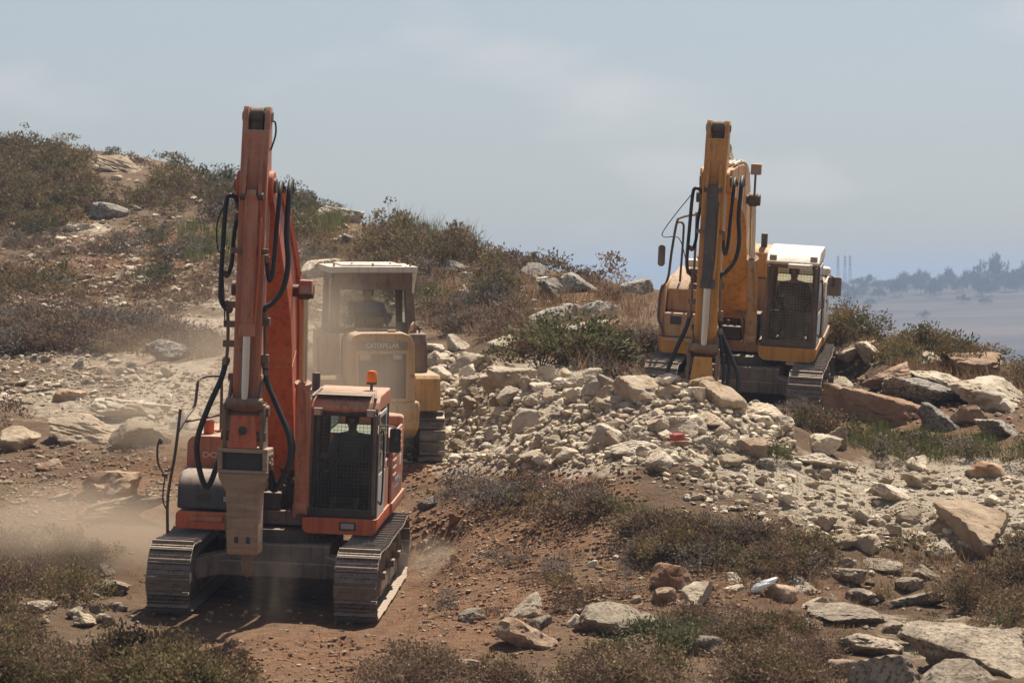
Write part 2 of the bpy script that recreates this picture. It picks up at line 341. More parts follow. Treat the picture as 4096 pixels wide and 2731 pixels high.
# ruts of crawler tracks running from the orange machine towards the camera
mi = np.array(EX1.inverted()); lx = mi[0, 0] * (GX - EX1[0][3]) + mi[0, 1] * (GY - EX1[1][3]); ly = mi[1, 0] * (GX - EX1[0][3]) + mi[1, 1] * (GY - EX1[1][3])
rut = np.exp(-((np.abs(lx) - 1.3) / 0.34) ** 4) * ((ly > 2.3) & (ly < 12) | (ly < -2.6) & (ly > -10))
Z -= rut * (0.05 + 0.02 * np.sin(ly * 31))
PYG = HOR + (CAMZ - Z) / GD * FPX
def ground_at(px, py):
    """first point of the ground met along a line of sight (column of the sheet)"""
    j = int(np.clip(round((px - PXC[0]) / 4.2), 0, NC - 1)); c = PYG[:k_near, j]; i = int(np.argmax(c <= py))
    if c[i] > py: return None
    d = ROW[i]; return Vector(((px - 512) / FPX * d, d, Z[i, j])), d
def height(x, y):
    d = max(y, 22.0); px = x / d * FPX + 512
    j = (px - PXC[0]) / 4.2; i = np.interp(d, ROW, np.arange(NR))
    j = float(np.clip(j, 0, NC - 1.001)); i = float(np.clip(i, 0, NR - 1.001)); a, b = int(i), int(j); u, v = i - a, j - b
    return float((Z[a, b] * (1 - v) + Z[a, b + 1] * v) * (1 - u) + (Z[a + 1, b] * (1 - v) + Z[a + 1, b + 1] * v) * u)

gm = bpy.data.meshes.new('ground')
# the sheet goes on to both sides of the view and behind the camera
exl = np.array([-1500., -1100, -800, -600, -450, -360]); exr = np.array([1390., 1480, 1650, 1900, 2200, 2600])
def widen(A): return np.concatenate([np.repeat(A[:, :1], len(exl), 1), A, np.repeat(A[:, -1:], len(exr), 1)], 1)
PXW = np.concatenate([exl, PXC, exr]); GPW, GDW = np.meshgrid(PXW, ROW); XW = (GPW - 512) / FPX * GDW; ZW = widen(Z)
back = [(-220.0, 16.0, -1.2), (-60.0, 9.0, -1.0), (0.0, 5.0, -.9), (12.0, 2.5, -.8)]
XW = np.concatenate([np.stack([XW[0] * k for _, k, _ in back]), XW]); YW = np.concatenate([np.stack([np.full(len(PXW), y) for y, _, _ in back]), GDW]); ZW = np.concatenate([np.stack([np.full(len(PXW), z) for _, _, z in back]), ZW])
verts = np.stack([XW, YW, ZW], -1).reshape(-1, 3); NRW, NCW = ZW.shape
def padded(A): A = widen(A); return np.concatenate([np.zeros((len(back), A.shape[1])), A])
idx = np.arange(NRW * NCW).reshape(NRW, NCW)
quads = np.stack([idx[:-1, :-1], idx[:-1, 1:], idx[1:, 1:], idx[1:, :-1]], -1).reshape(-1, 4)
gm.vertices.add(len(verts)); gm.vertices.foreach_set('co', verts.ravel())
gm.loops.add(quads.size); gm.loops.foreach_set('vertex_index', quads.ravel())
gm.polygons.add(len(quads)); gm.polygons.foreach_set('loop_start', np.arange(0, quads.size, 4)); gm.polygons.foreach_set('loop_total', np.full(len(quads), 4))
gm.update(); gm.validate(); gm.shade_smooth()
ca = gm.color_attributes.new('soil', 'FLOAT_COLOR', 'POINT')
cc = np.ones((NRW * NCW, 4)); cc[:, 0] = padded(pale).ravel(); cc[:, 1] = padded(orange).ravel(); cc[:, 2] = padded((GD > 140) * 1.0).ravel(); ca.data.foreach_set('color', cc.ravel())
gmat = bpy.data.materials.new('hillside_soil'); n, l, bs = nodes_of(gmat)
at = n.new('ShaderNodeAttribute'); at.attribute_name = 'soil'; sp = n.new('ShaderNodeSeparateColor'); l.new(at.outputs['Color'], sp.inputs[0])
a1 = add_noise(n, l, 0.55, 8, 0.65); a2 = add_noise(n, l, 5.0, 8, 0.7); a3 = add_noise(n, l, 34, 5, 0.7)
base = mixc(n, l, ramp(n, l, a1.outputs['Fac'], .35, .65).outputs[0], (0.16, 0.10, 0.06), (0.29, 0.20, 0.125))
redc = mixc(n, l, ramp(n, l, a2.outputs['Fac'], .3, .7).outputs[0], (0.19, 0.097, 0.052), (0.41, 0.235, 0.135))
palec = mixc(n, l, ramp(n, l, a2.outputs['Fac'], .3, .68).outputs[0], (0.44, 0.345, 0.245), (0.66, 0.565, 0.435))
fo = mathn(n, l, 'ADD', mathn(n, l, 'MULTIPLY', sp.outputs[1], 1.3), mathn(n, l, 'MULTIPLY', mathn(n, l, 'SUBTRACT', a1.outputs['Fac'], 0.5), 1.2), True)
c = mixc(n, l, fo, base, redc)
fp = ramp(n, l, mathn(n, l, 'ADD', sp.outputs[0], mathn(n, l, 'MULTIPLY', mathn(n, l, 'SUBTRACT', a2.outputs['Fac'], 0.5), 1.1)), 0.36, 0.62).outputs[0]
c = mixc(n, l, fp, c, palec)
# far fields: strips of stubble and terraces
mp = n.new('ShaderNodeMapping'); mp.inputs['Scale'].default_value = (0.004, 0.028, 0.1); tc = n.new('ShaderNodeTexCoord'); l.new(tc.outputs['Object'], mp.inputs[0])
af = n.new('ShaderNodeTexNoise'); af.inputs['Scale'].default_value = 1.0; af.inputs['Detail'].default_value = 6; l.new(mp.outputs[0], af.inputs['Vector'])
farc = mixc(n, l, ramp(n, l, af.outputs['Fac'], .36, .62).outputs[0], (0.04, 0.038, 0.03), (0.14, 0.105, 0.078))
c = mixc(n, l, sp.outputs[2], c, farc)
c = mixc(n, l, mathn(n, l, 'MULTIPLY', ramp(n, l, a3.outputs['Fac'], .35, .7).outputs[0], 0.45), c, tuple([0.5] * 3), 'OVERLAY')
l.new(c, bs.inputs['Base Color']); bs.inputs['Roughness'].default_value = 0.95; bs.inputs['Specular IOR Level'].default_value = 0.15
hsum = mathn(n, l, 'ADD', a2.outputs['Fac'], mathn(n, l, 'MULTIPLY', a3.outputs['Fac'], 0.45))
bump(n, l, bs, hsum, 1.0, 0.17)
gm.materials.append(gmat)
tag(link('ground', gm), 'stony red and pale hillside with a far ridge across the valley', None, None, 'structure')
# ------------------------------------------------------------------ machines
def empty(name, m):
    o = bpy.data.objects.new(name, None); col.objects.link(o); o.empty_display_size = 0.5; o.matrix_world = m; return o
def text_part(name, body, size, mat, parent, loc, rot, ext=0.004, sx=1.0):
    c = bpy.data.curves.new(name, 'FONT'); c.body = body; c.size = size; c.extrude = ext; c.align_x = 'CENTER'; c.align_y = 'CENTER'; c.offset = size * 0.012
    t_ = bpy.data.objects.new('t', c); me = bpy.data.meshes.new_from_object(t_); bpy.data.objects.remove(t_); me.materials.clear(); me.materials.append(mat)
    o = link(name, me, parent); o.location = loc; o.rotation_euler = rot; o.scale = (sx, 1, 1); return o

def track_path(yf, yr, rf, rr, zf, zr, sag, n=400):
    """closed loop round front idler and rear sprocket (outer face of the links); returns points and total length"""
    P = []
    for k in range(41): a = R(270 - 180 * k / 40); P.append((yf + rf * math.cos(a), zf + rf * math.sin(a)))
    for k in range(1, 40):
        t = k / 40; P.append((yf + (yr - yf) * t, (zf + rf) * (1 - t) + (zr + rr) * t - sag * math.sin(math.pi * t) * (1 + .4 * math.sin(3 * math.pi * t))))
    for k in range(41): a = R(90 - 180 * k / 40); P.append((yr + rr * math.cos(a), zr + rr * math.sin(a)))
    for k in range(1, 40): t = k / 40; P.append((yr + (yf - yr) * t, (zr - rr) * (1 - t) + (zf - rf) * t))
    return P
def shoe_mesh(w, pitch, grousers):
    b = MB(); p = pitch * 0.5
    b.box(-w / 2, w / 2, -p * 0.97, p * 0.97, 0.0, 0.018)
    for (y, h) in grousers: b.hexa([(-w / 2 + .004, y - .016, .0185), (w / 2 - .004, y - .016, .0185), (w / 2 - .004, y + .016, .0185), (-w / 2 + .004, y + .016, .0185),
                                    (-w / 2 + .012, y - .007, .018 + h), (w / 2 - .012, y - .007, .018 + h), (w / 2 - .012, y + .007, .018 + h), (-w / 2 + .012, y + .007, .018 + h)])
    for sx in (-1, 1): b.box(sx * .09 - .03, sx * .09 + .03, -p * 1.08, p * 1.08, -0.07, -0.001)
    me = bpy.data.meshes.new('track_shoe'); me.from_pydata(b.v, [], b.f); me.materials.append(M['track']); return me
def make_track(root, xc, side, w, path, count, shoe, yf, yr, zf, zr, rf, rr, mat_frame):
    """side: +1 = the outer face looks to +x"""
    b = MB(); q = .17
    b.prism_x([(yf + .25, zf - .16), (yr - .35, zr - .20), (yr - .30, zr + .12), (yr - .9, zr + .20), (yf + .9, zf + .20), (yf + .25, zf + .14)], xc - q, xc + q)
    b.prism_x([(yf + .55, zf - .21), (yr - .75, zr - .25), (yr - .8, zr - .05), (yf + .6, zf - .0)], xc + side * (q + .001), xc + side * (q + .06))
    for yy in (yf + .75, (yf + yr) / 2 + .1, yr - .9): b.box(*sorted((xc + side * (q + .002), xc + side * (w / 2 - .01))), yy - .09, yy + .09, zf - .02, zf + .08)
    fr = b.build('track_frame', mat_frame, root, 0.012)
    for nm, yy, zz, r in (('idler_wheel', yf, zf, rf - .075), ('sprocket', yr, zr, rr - .075)):
        w_ = MB(); w_.cyl((xc - .085, yy, zz), (xc + .085, yy, zz), r, n=32); w_.cyl((xc - .19, yy, zz), (xc + .19, yy, zz), r * .62, n=24); w_.cyl((xc - .235, yy, zz), (xc + .235, yy, zz), r * .25, n=12)
        if nm == 'sprocket':
            for k in range(20):
                a = 2 * math.pi * k / 20; c_, s_ = math.cos(a), math.sin(a)
                w_.bar((xc, yy + c_ * (r - .02), zz + s_ * (r - .02)), (xc, yy + c_ * (r + .045), zz + s_ * (r + .045)), .06, .06)
        w_.build(nm, M['frame_steel'], fr, 0.008)
    nrol = 7
    for k in range(nrol):
        yy = yf + .5 + (yr - yf - 1.0) * k / (nrol - 1); r_ = MB(); r_.cyl((xc - .15, yy, zf - rf + .185), (xc + .15, yy, zf - rf + .185), .095, n=14); r_.build('track_roller', M['frame_steel'], fr)
    for k in range(2):
        yy = yf + (yr - yf) * (.33 + .36 * k); r_ = MB(); r_.cyl((xc - .13, yy, zf + rf - .16), (xc + .13, yy, zf + rf - .16), .07, n=12); r_.build('carrier_roller', M['frame_steel'], fr)
    # shoes laid along the loop
    P = path; seg = [math.dist(P[i], P[(i + 1) % len(P)]) for i in range(len(P))]; L = sum(seg); out = []
    for k in range(count):
        d = L * (k + .35) / count; i = 0
        while d > seg[i]: d -= seg[i]; i += 1
        a, c_ = P[i], P[(i + 1) % len(P)]; t = d / seg[i]; y, z = a[0] + (c_[0] - a[0]) * t, a[1] + (c_[1] - a[1]) * t
        ty, tz = (c_[0] - a[0]) / seg[i], (c_[1] - a[1]) / seg[i]
        o = link('track_shoe', shoe, fr)
        # local y along the path, local z outwards (path runs so that outward = left of travel rotated)
        X = Vector((1, 0, 0)); Y = Vector((0, ty, tz)); N = Vector((0, -tz, ty))
        cy_, cz = (yf + yr) / 2, zf
        if (y - cy_) * N.y * .2 + (z - cz) * N.z < 0 and abs(y - cy_) < abs(yr - yf) / 2: N = -N
        elif abs(y - cy_) >= abs(yr - yf) / 2 and (y - (yf if y < cy_ else yr)) * N.y + (z - zf) * N.z < 0: N = -N
        Y = N.cross(X)
        j = random.uniform(-.008, .008)
        o.matrix_local = Matrix(((X.x, Y.x, N.x, xc + j), (X.y, Y.y, N.y, y), (X.z, Y.z, N.z, z), (0, 0, 0, 1)))
    return fr

def wires(b, x0, x1, z0, z1, y, dx, dz, r, tilt=0.0):
    nx = int((x1 - x0) / dx); nz = int((z1 - z0) / dz)
    for i in range(1, nx): x = x0 + (x1 - x0) * i / nx; b.tube([(x, y, z0), (x, y, z1)], r, 4)
    for k in range(1, nz): z = z0 + (z1 - z0) * k / nz; b.tube([(x0, y - r * 1.6, z), (x1, y - r * 1.6, z)], r, 4)

def excavator(name, Mx, K):
    root = empty(name, Mx); pm, pd, side = K['paint'], K['paint_dusty'], K['side']
    yl = K['style'] == 'yellow'
    # ---- undercarriage
    yf, yr, rf, zf = -1.86, 1.86, .455, .50
    path = track_path(yf, yr, rf, rf, zf, zf, .05)
    shoe = shoe_mesh(.60, .205, ((-.07, .016), (0.0, .016), (.083, .042)))
    for s in (-1, 1): make_track(root, s * 1.30, s, .60, path, 51, shoe, yf, yr, zf, zf, rf, rf, M['frame_steel'])
    b = MB(); b.box(-.75, .75, -.85, .85, .50, .86)
    for s in (-1, 1):
        for e in (-1, 1): b.bar((s * .45, e * .55, .62), (s * 1.2, e * 1.05, .50), .30, .26, (0, 0, 1))
    b.prism_y(rrect(-.9, .9, .40, .62, .10), -.95, -.851)
    b.build('car_body', M['frame_steel'], root, .02)
    b = MB(); b.cyl((0, 0, .861), (0, 0, 1.03), .72, n=40)
    for k in range(48):
        a = 2 * math.pi * k / 48; b.bar((math.cos(a) * .70, math.sin(a) * .70, .93), (math.cos(a) * .75, math.sin(a) * .75, .93), .035, .05)
    b.build('slewing_ring', M['dark_steel'], root)
    # ---- house
    b = MB(); b.box(-1.40, .33, -.28, 2.6, 1.06, 1.27); b.box(.331, 1.25, -.2, 2.6, 1.08, 1.25); b.box(-1.40, -.50, -.95, -.281, 1.09, 1.27)
    b.build('deck', M['frame_steel'] if not yl else pd, root, .02)
    b = MB(); prof = rrect(.33, 1.395, 1.03 if not yl else 1.0, 1.255, .14 if yl else .09, (1, 1, 0, 0)); b.prism_y(prof, -.74, 1.10)
    b.build('cab_sill', pm, root, .012)
    b = MB(); b.prism_y(rrect(1.20, 1.43, 1.07, 1.256, .06, (1, 1, 0, 0)), 1.103, 3.0); b.build('side_sill', pd, root, .012)
    # boom mount plates and the machinery between cab and tank
    b = MB()
    for s in (-1, 1): b.prism_x([(-.75, 1.25), (.5, 1.25), (.2, 1.9), (-.1, 2.12), (-.48, 2.05), (-.72, 1.6)], K['x0'] + s * .33 - .03, K['x0'] + s * .33 + .03)
    b.cyl((K['x0'] - .42, -.3, 1.88), (K['x0'] + .42, -.3, 1.88), .085)
    b.build('boom_mount', pd, root, .012)
    b = MB(); b.box(-.45, .28, .05, .5, 1.28, 1.75); b.box(-.40, -.05, -.26, .04, 1.28, 1.52)
    for k in range(5): b.cyl((-.3 + k * .13, -.10, 1.28), (-.3 + k * .13, -.10, 1.62 + .05 * (k % 2)), .03, n=8)
    b.build('valve_block', M['dark_steel'], root, .01)
    for k in range(4):
        b = MB(); x = K['x0'] + .30 + .075 * k; b.tube([(x, -.62 + .05 * k, 1.27), (x - .02, -.74, 1.5), (x - .06, -.72, 1.74), (x - .20, -.55, 1.9), (x - .24, -.40, 2.05)], .024, 7, 6)
        b.build('boom_foot_hose', M['rubber'] if not yl else M['rust_steel'], root)
    # front-left box and tank cabinet
    if not yl:
        b = MB(); b.prism_x([(-.98, 1.33), (-.32, 1.33), (-.32, 1.86), (-.52, 1.865), (-.74, 1.83), (-.88, 1.76), (-.96, 1.65)], -1.44, -.52)
        tb = b.build('tool_box', M['bonnet'], root, .035, 3)
        b = MB(); b.box(-1.16, -.96, -.986, -.978, 1.45, 1.56); b.build('latch_panel', M['black'], tb, .004)
        b = MB(); b.box(-.80, -.60, -.99, -.978, 1.44, 1.56); lf = b.build('headlight_frame', M['black'], tb, .006)
        b = MB(); b.box(-.775, -.625, -.998, -.9905, 1.455, 1.53); b.build('headlight', M['lens'], tb, .004)
        b = MB(); b.prism_y(rrect(-1.45, -.50, 1.05, 1.30, .06), -1.0, -.20); fl = b.build('front_apron', pm, root, .01)
        b = MB(); b.tube([(-.72, -1.03, 1.26), (-.70, -1.05, 1.12), (-.69, -1.04, .98), (-.665, -1.04, .86), (-.66, -1.03, .80)], [.03, .022, .03, .018, .01], 7); b.box(-.76, -.64, -1.04, -1.002, 1.20, 1.28); b.build('hanging_strap', M['rust_steel'], fl)
        b = MB(); b.box(-1.24, -.78, -1.035, -1.002, 1.17, 1.235); b.build('step', pd, fl, .008)
        b = MB(); b.prism_y(rrect(-1.43, -.50, 1.30, 2.30, .13, (0, 0, 1, 1)), -.30, 1.30); tk = b.build('tank_cabinet', pd, root, .012)
        b = MB(); b.cyl((-1.18, .05, 2.301), (-1.18, .05, 2.47), .075, n=18); b.cyl((-1.18, .05, 2.471), (-1.18, .05, 2.50), .085, n=18); b.build('filler_cap', pm, tk, .008)
        b = MB(); b.box(-1.30, -.60, .3, 1.15, 2.301, 2.33); b.box(-.8, -.6, -.1, .2, 2.301, 2.345); b.build('access_cover', pd, tk, .01)
        text_part('lettering', 'DOOSAN', .115, M['white_letter'], tk, (-.90, -.304, 2.03), (R(90), 0, 0), .002, 1.25)
    else:
        b = MB(); b.prism_y(rrect(-1.50, -.50, 1.05, 1.34, .13, (1, 0, 0, 0)), -1.0, -.35); fl = b.build('front_apron', pm, root, .012)
        b = MB(); b.box(-1.42, -.52, -1.10, -1.002, 1.27, 1.345); b.build('step', pd, fl, .01)
        b = MB(); b.prism_x([(-.97, 1.346), (-.30, 1.346), (-.30, 1.78), (-.93, 1.78)], -1.42, -.52); tb = b.build('tool_box', M['yellow_dusty'], root, .02)
        b = MB(); b.box(-1.30, -1.10, -.966, -.945, 1.58, 1.74)
        for k in range(4): b.box(-1.285, -1.115, -.976, -.967, 1.60 + k * .034, 1.615 + k * .034)
        b.build('vent_grille', M['black'], tb)
        b = MB(); b.prism_x([(-.62, 1.781), (1.3, 1.781), (1.3, 2.42), (.2, 2.38), (-.45, 2.26), (-.56, 2.18)], -1.42, -.52); tk = b.build('tank_cabinet', pd, root, .03, 3)
        b = MB(); b.box(-1.2, -.65, .45, 1.05, 2.405, 2.44); b.build('access_cover', pd, tk, .01)
        b = MB()
        for k in range(9):
            for q in range(6): b.box(-1.16 + k * .056, -1.13 + k * .056, .50 + q * .09, .56 + q * .09, 2.438, 2.445)
        b.build('cover_vent', M['black'], tk)
        b = MB(); b.prism_y(rrect(-1.515, -1.425, 1.35, 2.30, .04), -.9, 2.6); b.build('side_cover', pd, root, .015)
    # engine hood, counterweight, exhaust
    b = MB(); b.prism_y(rrect(-1.42, 1.36, 1.28, 2.26, .12, (0, 0, 1, 1)), 1.303, 2.60); b.build('engine_housing', pd, root, .015)
    b = MB(); b.prism_x([(1.42, 2.261), (2.55, 2.261), (2.52, 2.74), (2.38, 2.84), (1.62, 2.84), (1.46, 2.74)], -1.0, .42); eh = b.build('engine_hood', M['hood'] if not yl else pm, root, .05, 3)
    b = MB(); arc = [(x, 2.66 + .5 * math.sqrt(max(0, 1 - (x / 1.46) ** 4))) for x in np.linspace(-1.43, 1.40, 21)]
    b.loft([[(x, y, z) for x, y in arc] + [(x, 2.601, z) for x in (1.40, -1.43)] for z in (1.15, 1.25, 2.20, 2.42)]); b.build('counterweight', pd if not yl else M['cream'], root, .05, 3)
    b = MB(); b.tube([(.15, 1.75, 2.30), (.15, 1.75, 3.08)], .062, 16); b.tube([(.15, 1.75, 3.0805), (.15, 1.75, 3.10)], [.062, .058], 16); b.build('exhaust_pipe', M['dark_steel'], root)
    # right engine door with louvres
    b = MB(); b.prism_y(rrect(1.365, 1.405, 1.26, 2.30, .018), 1.13, 2.58); dr = b.build('engine_door', side, root, .01)
    if not yl:
        for (ya, yb, zs) in ((1.22, 1.72, (2.06, 2.17)), (1.82, 2.40, (2.02, 2.11, 2.20)), (1.22, 1.68, (1.62, 1.73, 1.84))):
            for z in zs: b = MB(); b.prism_y([(1.4051, z), (1.418, z + .008), (1.418, z + .04), (1.4051, z + .05)], ya, yb); b.build('louvre', pd, dr)
        b = MB(); b.box(1.4052, 1.412, 1.15, 2.55, 1.94, 1.985); b.build('trim_strip', pd, dr, .003)
        for ya in (1.76, 2.02): b = MB(); b.box(1.4052, 1.41, ya, ya + .11, 1.66, 1.84); b.build('door_catch', pd, dr, .004)
        b = MB(); b.box(1.4052, 1.409, 2.22, 2.46, 1.70, 1.86); b.build('sticker', M['white_letter'], dr)
        text_part('lettering', 'DOOSAN', .20, M['grey_letter'], dr, (1.407, 2.0, 1.48), (R(90), 0, R(90)), .0015, .95)
    else:
        for (ya, yb, zc, nn) in ((1.5, 2.35, 1.95, 7), (1.75, 2.35, 1.66, 6)):
            for k in range(nn): z = zc + k * .042; b = MB(); b.prism_y([(1.4051, z), (1.414, z + .004), (1.414, z + .02), (1.4051, z + .024)], ya, yb); b.build('louvre', M['dark_steel'], dr)
        b = MB(); b.box(1.4052, 1.42, 1.42, 1.50, 1.88, 1.95); b.build('door_catch', M['black'], dr, .004)
    # handrails on the left
    b = MB()
    if not yl:
        b.tube([(-1.56, -.98, .98), (-1.57, -.98, 1.5), (-1.50, -.9, 2.1), (-1.46, -.8, 2.72)], .022, 8, 5)
        b.tube([(-1.48, -.85, 2.40), (-1.40, -.6, 2.60), (-1.36, -.2, 2.72), (-1.34, -.15, 2.95), (-1.33, -.10, 3.08), (-1.28, .1, 3.12), (-1.10, .3, 3.12), (-1.06, .32, 3.06), (-1.05, .33, 2.33)], .022, 8, 4)
        b.tube([(-1.05, .33, 2.55), (-1.42, -.5, 2.52)], .018, 8)
        b.tube([(-1.585, -.98, 1.75), (-1.72, -.98, 1.95), (-1.74, -.98, 2.2), (-1.70, -.98, 2.32)], .016, 8, 4); b.cyl((-1.705, -.98, 2.24), (-1.70, -.98, 2.30), .032, n=8); b.cyl((-1.66, -.98, 1.80), (-1.585, -.98, 1.80), .03, n=8)
        b.tube([(-1.58, -.98, 1.3), (-1.64, -.99, 1.45), (-1.62, -.99, 1.78)], .012, 6, 4)
    else:
        b.tube([(-1.40, -1.02, 1.36), (-1.46, -1.0, 1.55), (-1.52, -.98, 1.7), (-1.50, -.95, 2.2), (-1.40, -.8, 2.40), (-1.36, -.75, 2.9), (-1.30, -.70, 3.42), (-1.24, -.60, 3.52), (-1.02, -.3, 3.56), (-.98, -.25, 3.50), (-.98, -.2, 2.32)], .024, 8, 5)
        b.tube([(-1.30, -.70, 3.44), (-1.22, -.4, 3.40), (-1.20, -.35, 3.2), (-1.22, -.35, 2.30)], .022, 8, 5)
        b.cyl((-.98, -.2, 2.32), (-.98, -.2, 2.40), .06, n=10)
    b.build('handrail', M['dark_steel'], root)
    if yl:
        b = MB(); b.prism_y(rrect(-1.60, -1.47, 2.62, 3.02, .06), -.85, -.79); b.build('rear_view_mirror', M['mirror_grey'], root, .012)
    # ---- cab
    xa, xb, ya, yb, za, zb = .37, 1.36, -.66, 1.02, 1.257, 2.94
    cabm = K['cab_frame']
    b = MB(); tp = .045 if yl else .03                 # the front narrows a little to the top
    for (x, y, xt, yt, w_, d_) in ((xa + .05, ya + .05, xa + .05 + tp, ya + .06, .10, .09), (xb - .05, ya + .05, xb - .05 - tp * .3, ya + .06, .10, .09), (xa + .05, yb - .05, xa + .05 + tp, yb - .05, .09, .09), (xb - .05, yb - .05, xb - .05 - tp * .3, yb - .05, .09, .09)):
        b.bar((x, y, za), (xt, yt, zb - .16), w_, d_)
    b.box(xa, xb, ya, ya + .07, za + .001, za + .12); b.box(xa + tp, xb - tp * .3, ya + .005, ya + .09, zb - .23, zb - .165)
    b.box(xb - .07, xb + .012, .36, .46, za + .002, zb - .17)
    for x in (xa + .005, xb - .065): b.box(x, x + .06, ya + .002, yb - .002, za + .0005, za + .05)
    cab = b.build('cab_frame', cabm, root, .012)
    b = MB(); b.box(xa, xb, ya + .071, yb, za - .0, za + .06); b.build('cab_floor', M['black'], cab)
    b = MB(); b.box(xa, xb, yb - .04, yb + .01, za + .061, za + .75); b.box(xa - .0, xa + .04, .2, yb - .041, za + .061, za + .62); b.build('cab_rear_panel', M['trim'], cab, .01)
    b = MB(); b.prism_x([(ya - .02, zb - .165), (yb + .02, zb - .165), (yb + .02, zb + .0), (yb - .12, zb + .06), (ya + .30, zb + .06), (ya + .06, zb - .02 if not yl else zb - .06), (ya - .02, zb - .12)], xa + tp - .03, xb + .005)
    b.build('cab_roof', K['roof'], cab, .05, 4)
    # glazing
    def pane(nm, pts, mat): mb = MB(); mb.add(pts, [(0, 1, 2, 3)]); return mb.build(nm, mat, cab)
    g = K['glass']
    pane('front_window', [(xa + .10, ya + .03, za + .12), (xb - .10, ya + .03, za + .12), (xb - .11, ya + .045, zb - .23), (xa + .10 + tp, ya + .045, zb - .23)], g)
    pane('rear_window', [(xa + .09, yb - .02, za + .75), (xb - .09, yb - .02, za + .75), (xb - .09, yb - .02, zb - .17), (xa + .09 + tp, yb - .02, zb - .17)], M['glass_clear'])
    pane('side_window', [(xa + .02, ya + .1, za + .06), (xa + .02, yb - .09, za + .62), (xa + .03, yb - .09, zb - .17), (xa + .03, ya + .1, zb - .17)], g)
    pane('side_window', [(xb - .02, .46, za + .70), (xb - .02, yb - .09, za + .70), (xb - .02, yb - .09, zb - .17), (xb - .02, .46, zb - .17)], g)
    b = MB(); b.box(xb - .04, xb + .006, .461, yb - .0, za + .001, za + .70); b.build('cab_side_panel', K['side'], cab, .01)
    # door on the right side of the cab
    b = MB(); x0, x1 = xb + .0, xb + .022
    b.box(x0, x1, ya + .09, .355, za + .003, za + .62); b.box(x0, x1, ya + .09, ya + .15, za + .62, zb - .18); b.box(x0, x1, .30, .355, za + .62, zb - .18); b.box(x0, x1, ya + .15, .30, zb - .25, zb - .18)
    d = b.build('door', K['door'], root, .012); 
    mb = MB(); mb.add([(x1 - .008, ya + .15, za + .62), (x1 - .008, .30, za + .62), (x1 - .008, .30, zb - .25), (x1 - .008, ya + .15, zb - .25)], [(0, 1, 2, 3)]); mb.build('door_window', g, d)
    b = MB(); b.tube([(x1, .20, za + .66), (x1 + .05, .20, za + .66), (x1 + .05, .20, za + .86), (x1, .20, za + .86)], .010, 6); b.build('door_handle', M['dark_steel'], d)
    b = MB(); b.tube([(x1, ya + .12, za + .25), (x1 + .055, ya + .10, za + .27), (x1 + .055, ya + .10, zb - .50), (x1, ya + .12, zb - .46)], .014, 7, 5); b.build('grab_rail', M['black'], d)
    # wire guard before the windscreen
    gx0, gx1, gy = xa + .035, xb - .03, ya - .07; gz0, gz1 = za + .06, zb - .19
    b = MB(); t_ = .045
    for (p, q) in (((gx0, gz0), (gx1, gz0)), ((gx0 + tp, gz1), (gx1 - tp * .3, gz1)), ((gx0, gz0), (gx0 + tp, gz1)), ((gx1, gz0), (gx1 - tp * .3, gz1))): b.bar((p[0], gy, p[1]), (q[0], gy, q[1]), t_, t_)
    if yl: b.bar((gx0 + .02, gy, gz0 + .52), (gx1 - .01, gy, gz0 + .52), .035, .035)
    for (x, z) in ((gx0 + .01, gz0 + .1), (gx1 - .01, gz0 + .1), (gx0 + .04, gz1 - .1), (gx1 - .02, gz1 - .1)): b.bar((x, gy + .02, z), (x, ya + .02, z), .03, .03)
    gf = b.build('window_guard', K['guard'], root, .006)
    b = MB(); wires(b, gx0 + tp * .7, gx1 - .01, gz0 + .02, gz1 - .02, gy, .052, .052, .0030); wm = b.build('wire_mesh', K['wire'], gf); wm['kind'] = 'stuff'
    # seat and controls
    b = MB(); b.box(xa + .05, xa + .085, ya + .12, yb - .1, za + .061, za + .50); b.box(xb - .085, xb - .05, ya + .12, yb - .1, za + .061, za + .50); b.build('cab_lining', M['trim'], cab, .008)
    sx = (xa + xb) / 2 + .01
    b = MB(); b.prism_x([(.02, 1.36), (.50, 1.36), (.50, 1.72), (.02, 1.74)], sx - .25, sx + .25); b.prism_x([(.44, 1.73), (.58, 1.73), (.72, 2.32), (.60, 2.34)], sx - .23, sx + .23); b.build('driver_seat', M['seat'], cab, .04, 3)
    for s in (-1, 1):
        b = MB(); b.box(sx + s * .36 - .07, sx + s * .36 + .07, .0, .45, 1.33, 1.80); b.cyl((sx + s * .36, .05, 1.80), (sx + s * .36, .0, 1.98), .016, n=8); b.cyl((sx + s * .36, .0, 1.98), (sx + s * .36, -.02, 2.06), .03, n=10); b.build('control_lever', M['black'], cab, .01)
    b = MB(); b.box(xb - .24, xb - .10, -.50, -.40, 1.7, 1.92); b.box(sx - .2, sx + .2, -.5, -.3, 1.33, 1.38); b.build('monitor', M['black'], cab, .01)
    # lamps, mirror, beacon
    for x in (xa + .10 + tp, xb - .10):
        b = MB(); zz = zb - .165 if not yl else zb - .03
        b.box(x - .065, x + .065, ya - .13, ya - .021, zz - .06, zz + .05); lp = b.build('work_lamp', M['brownframe'] if not yl else M['cream'], root, .012)
        b = MB(); b.box(x - .048, x + .048, ya - .138, ya - .131, zz - .045, zz + .035); b.build('lamp_glass', M['lens'], lp)
    b = MB(); mz = 2.42 if not yl else 2.45; my = ya + .05
    mo = (xb + .17, xb + .33) if not yl else (xb + .17, xb + .42)
    b.prism_y(rrect(mo[0], mo[1], mz - .20, mz + .15, .04), my - .05, my + .0)
    mr = b.build('rear_view_mirror', M['mirror_back'] if not yl else M['mirror_grey'], root, .012)
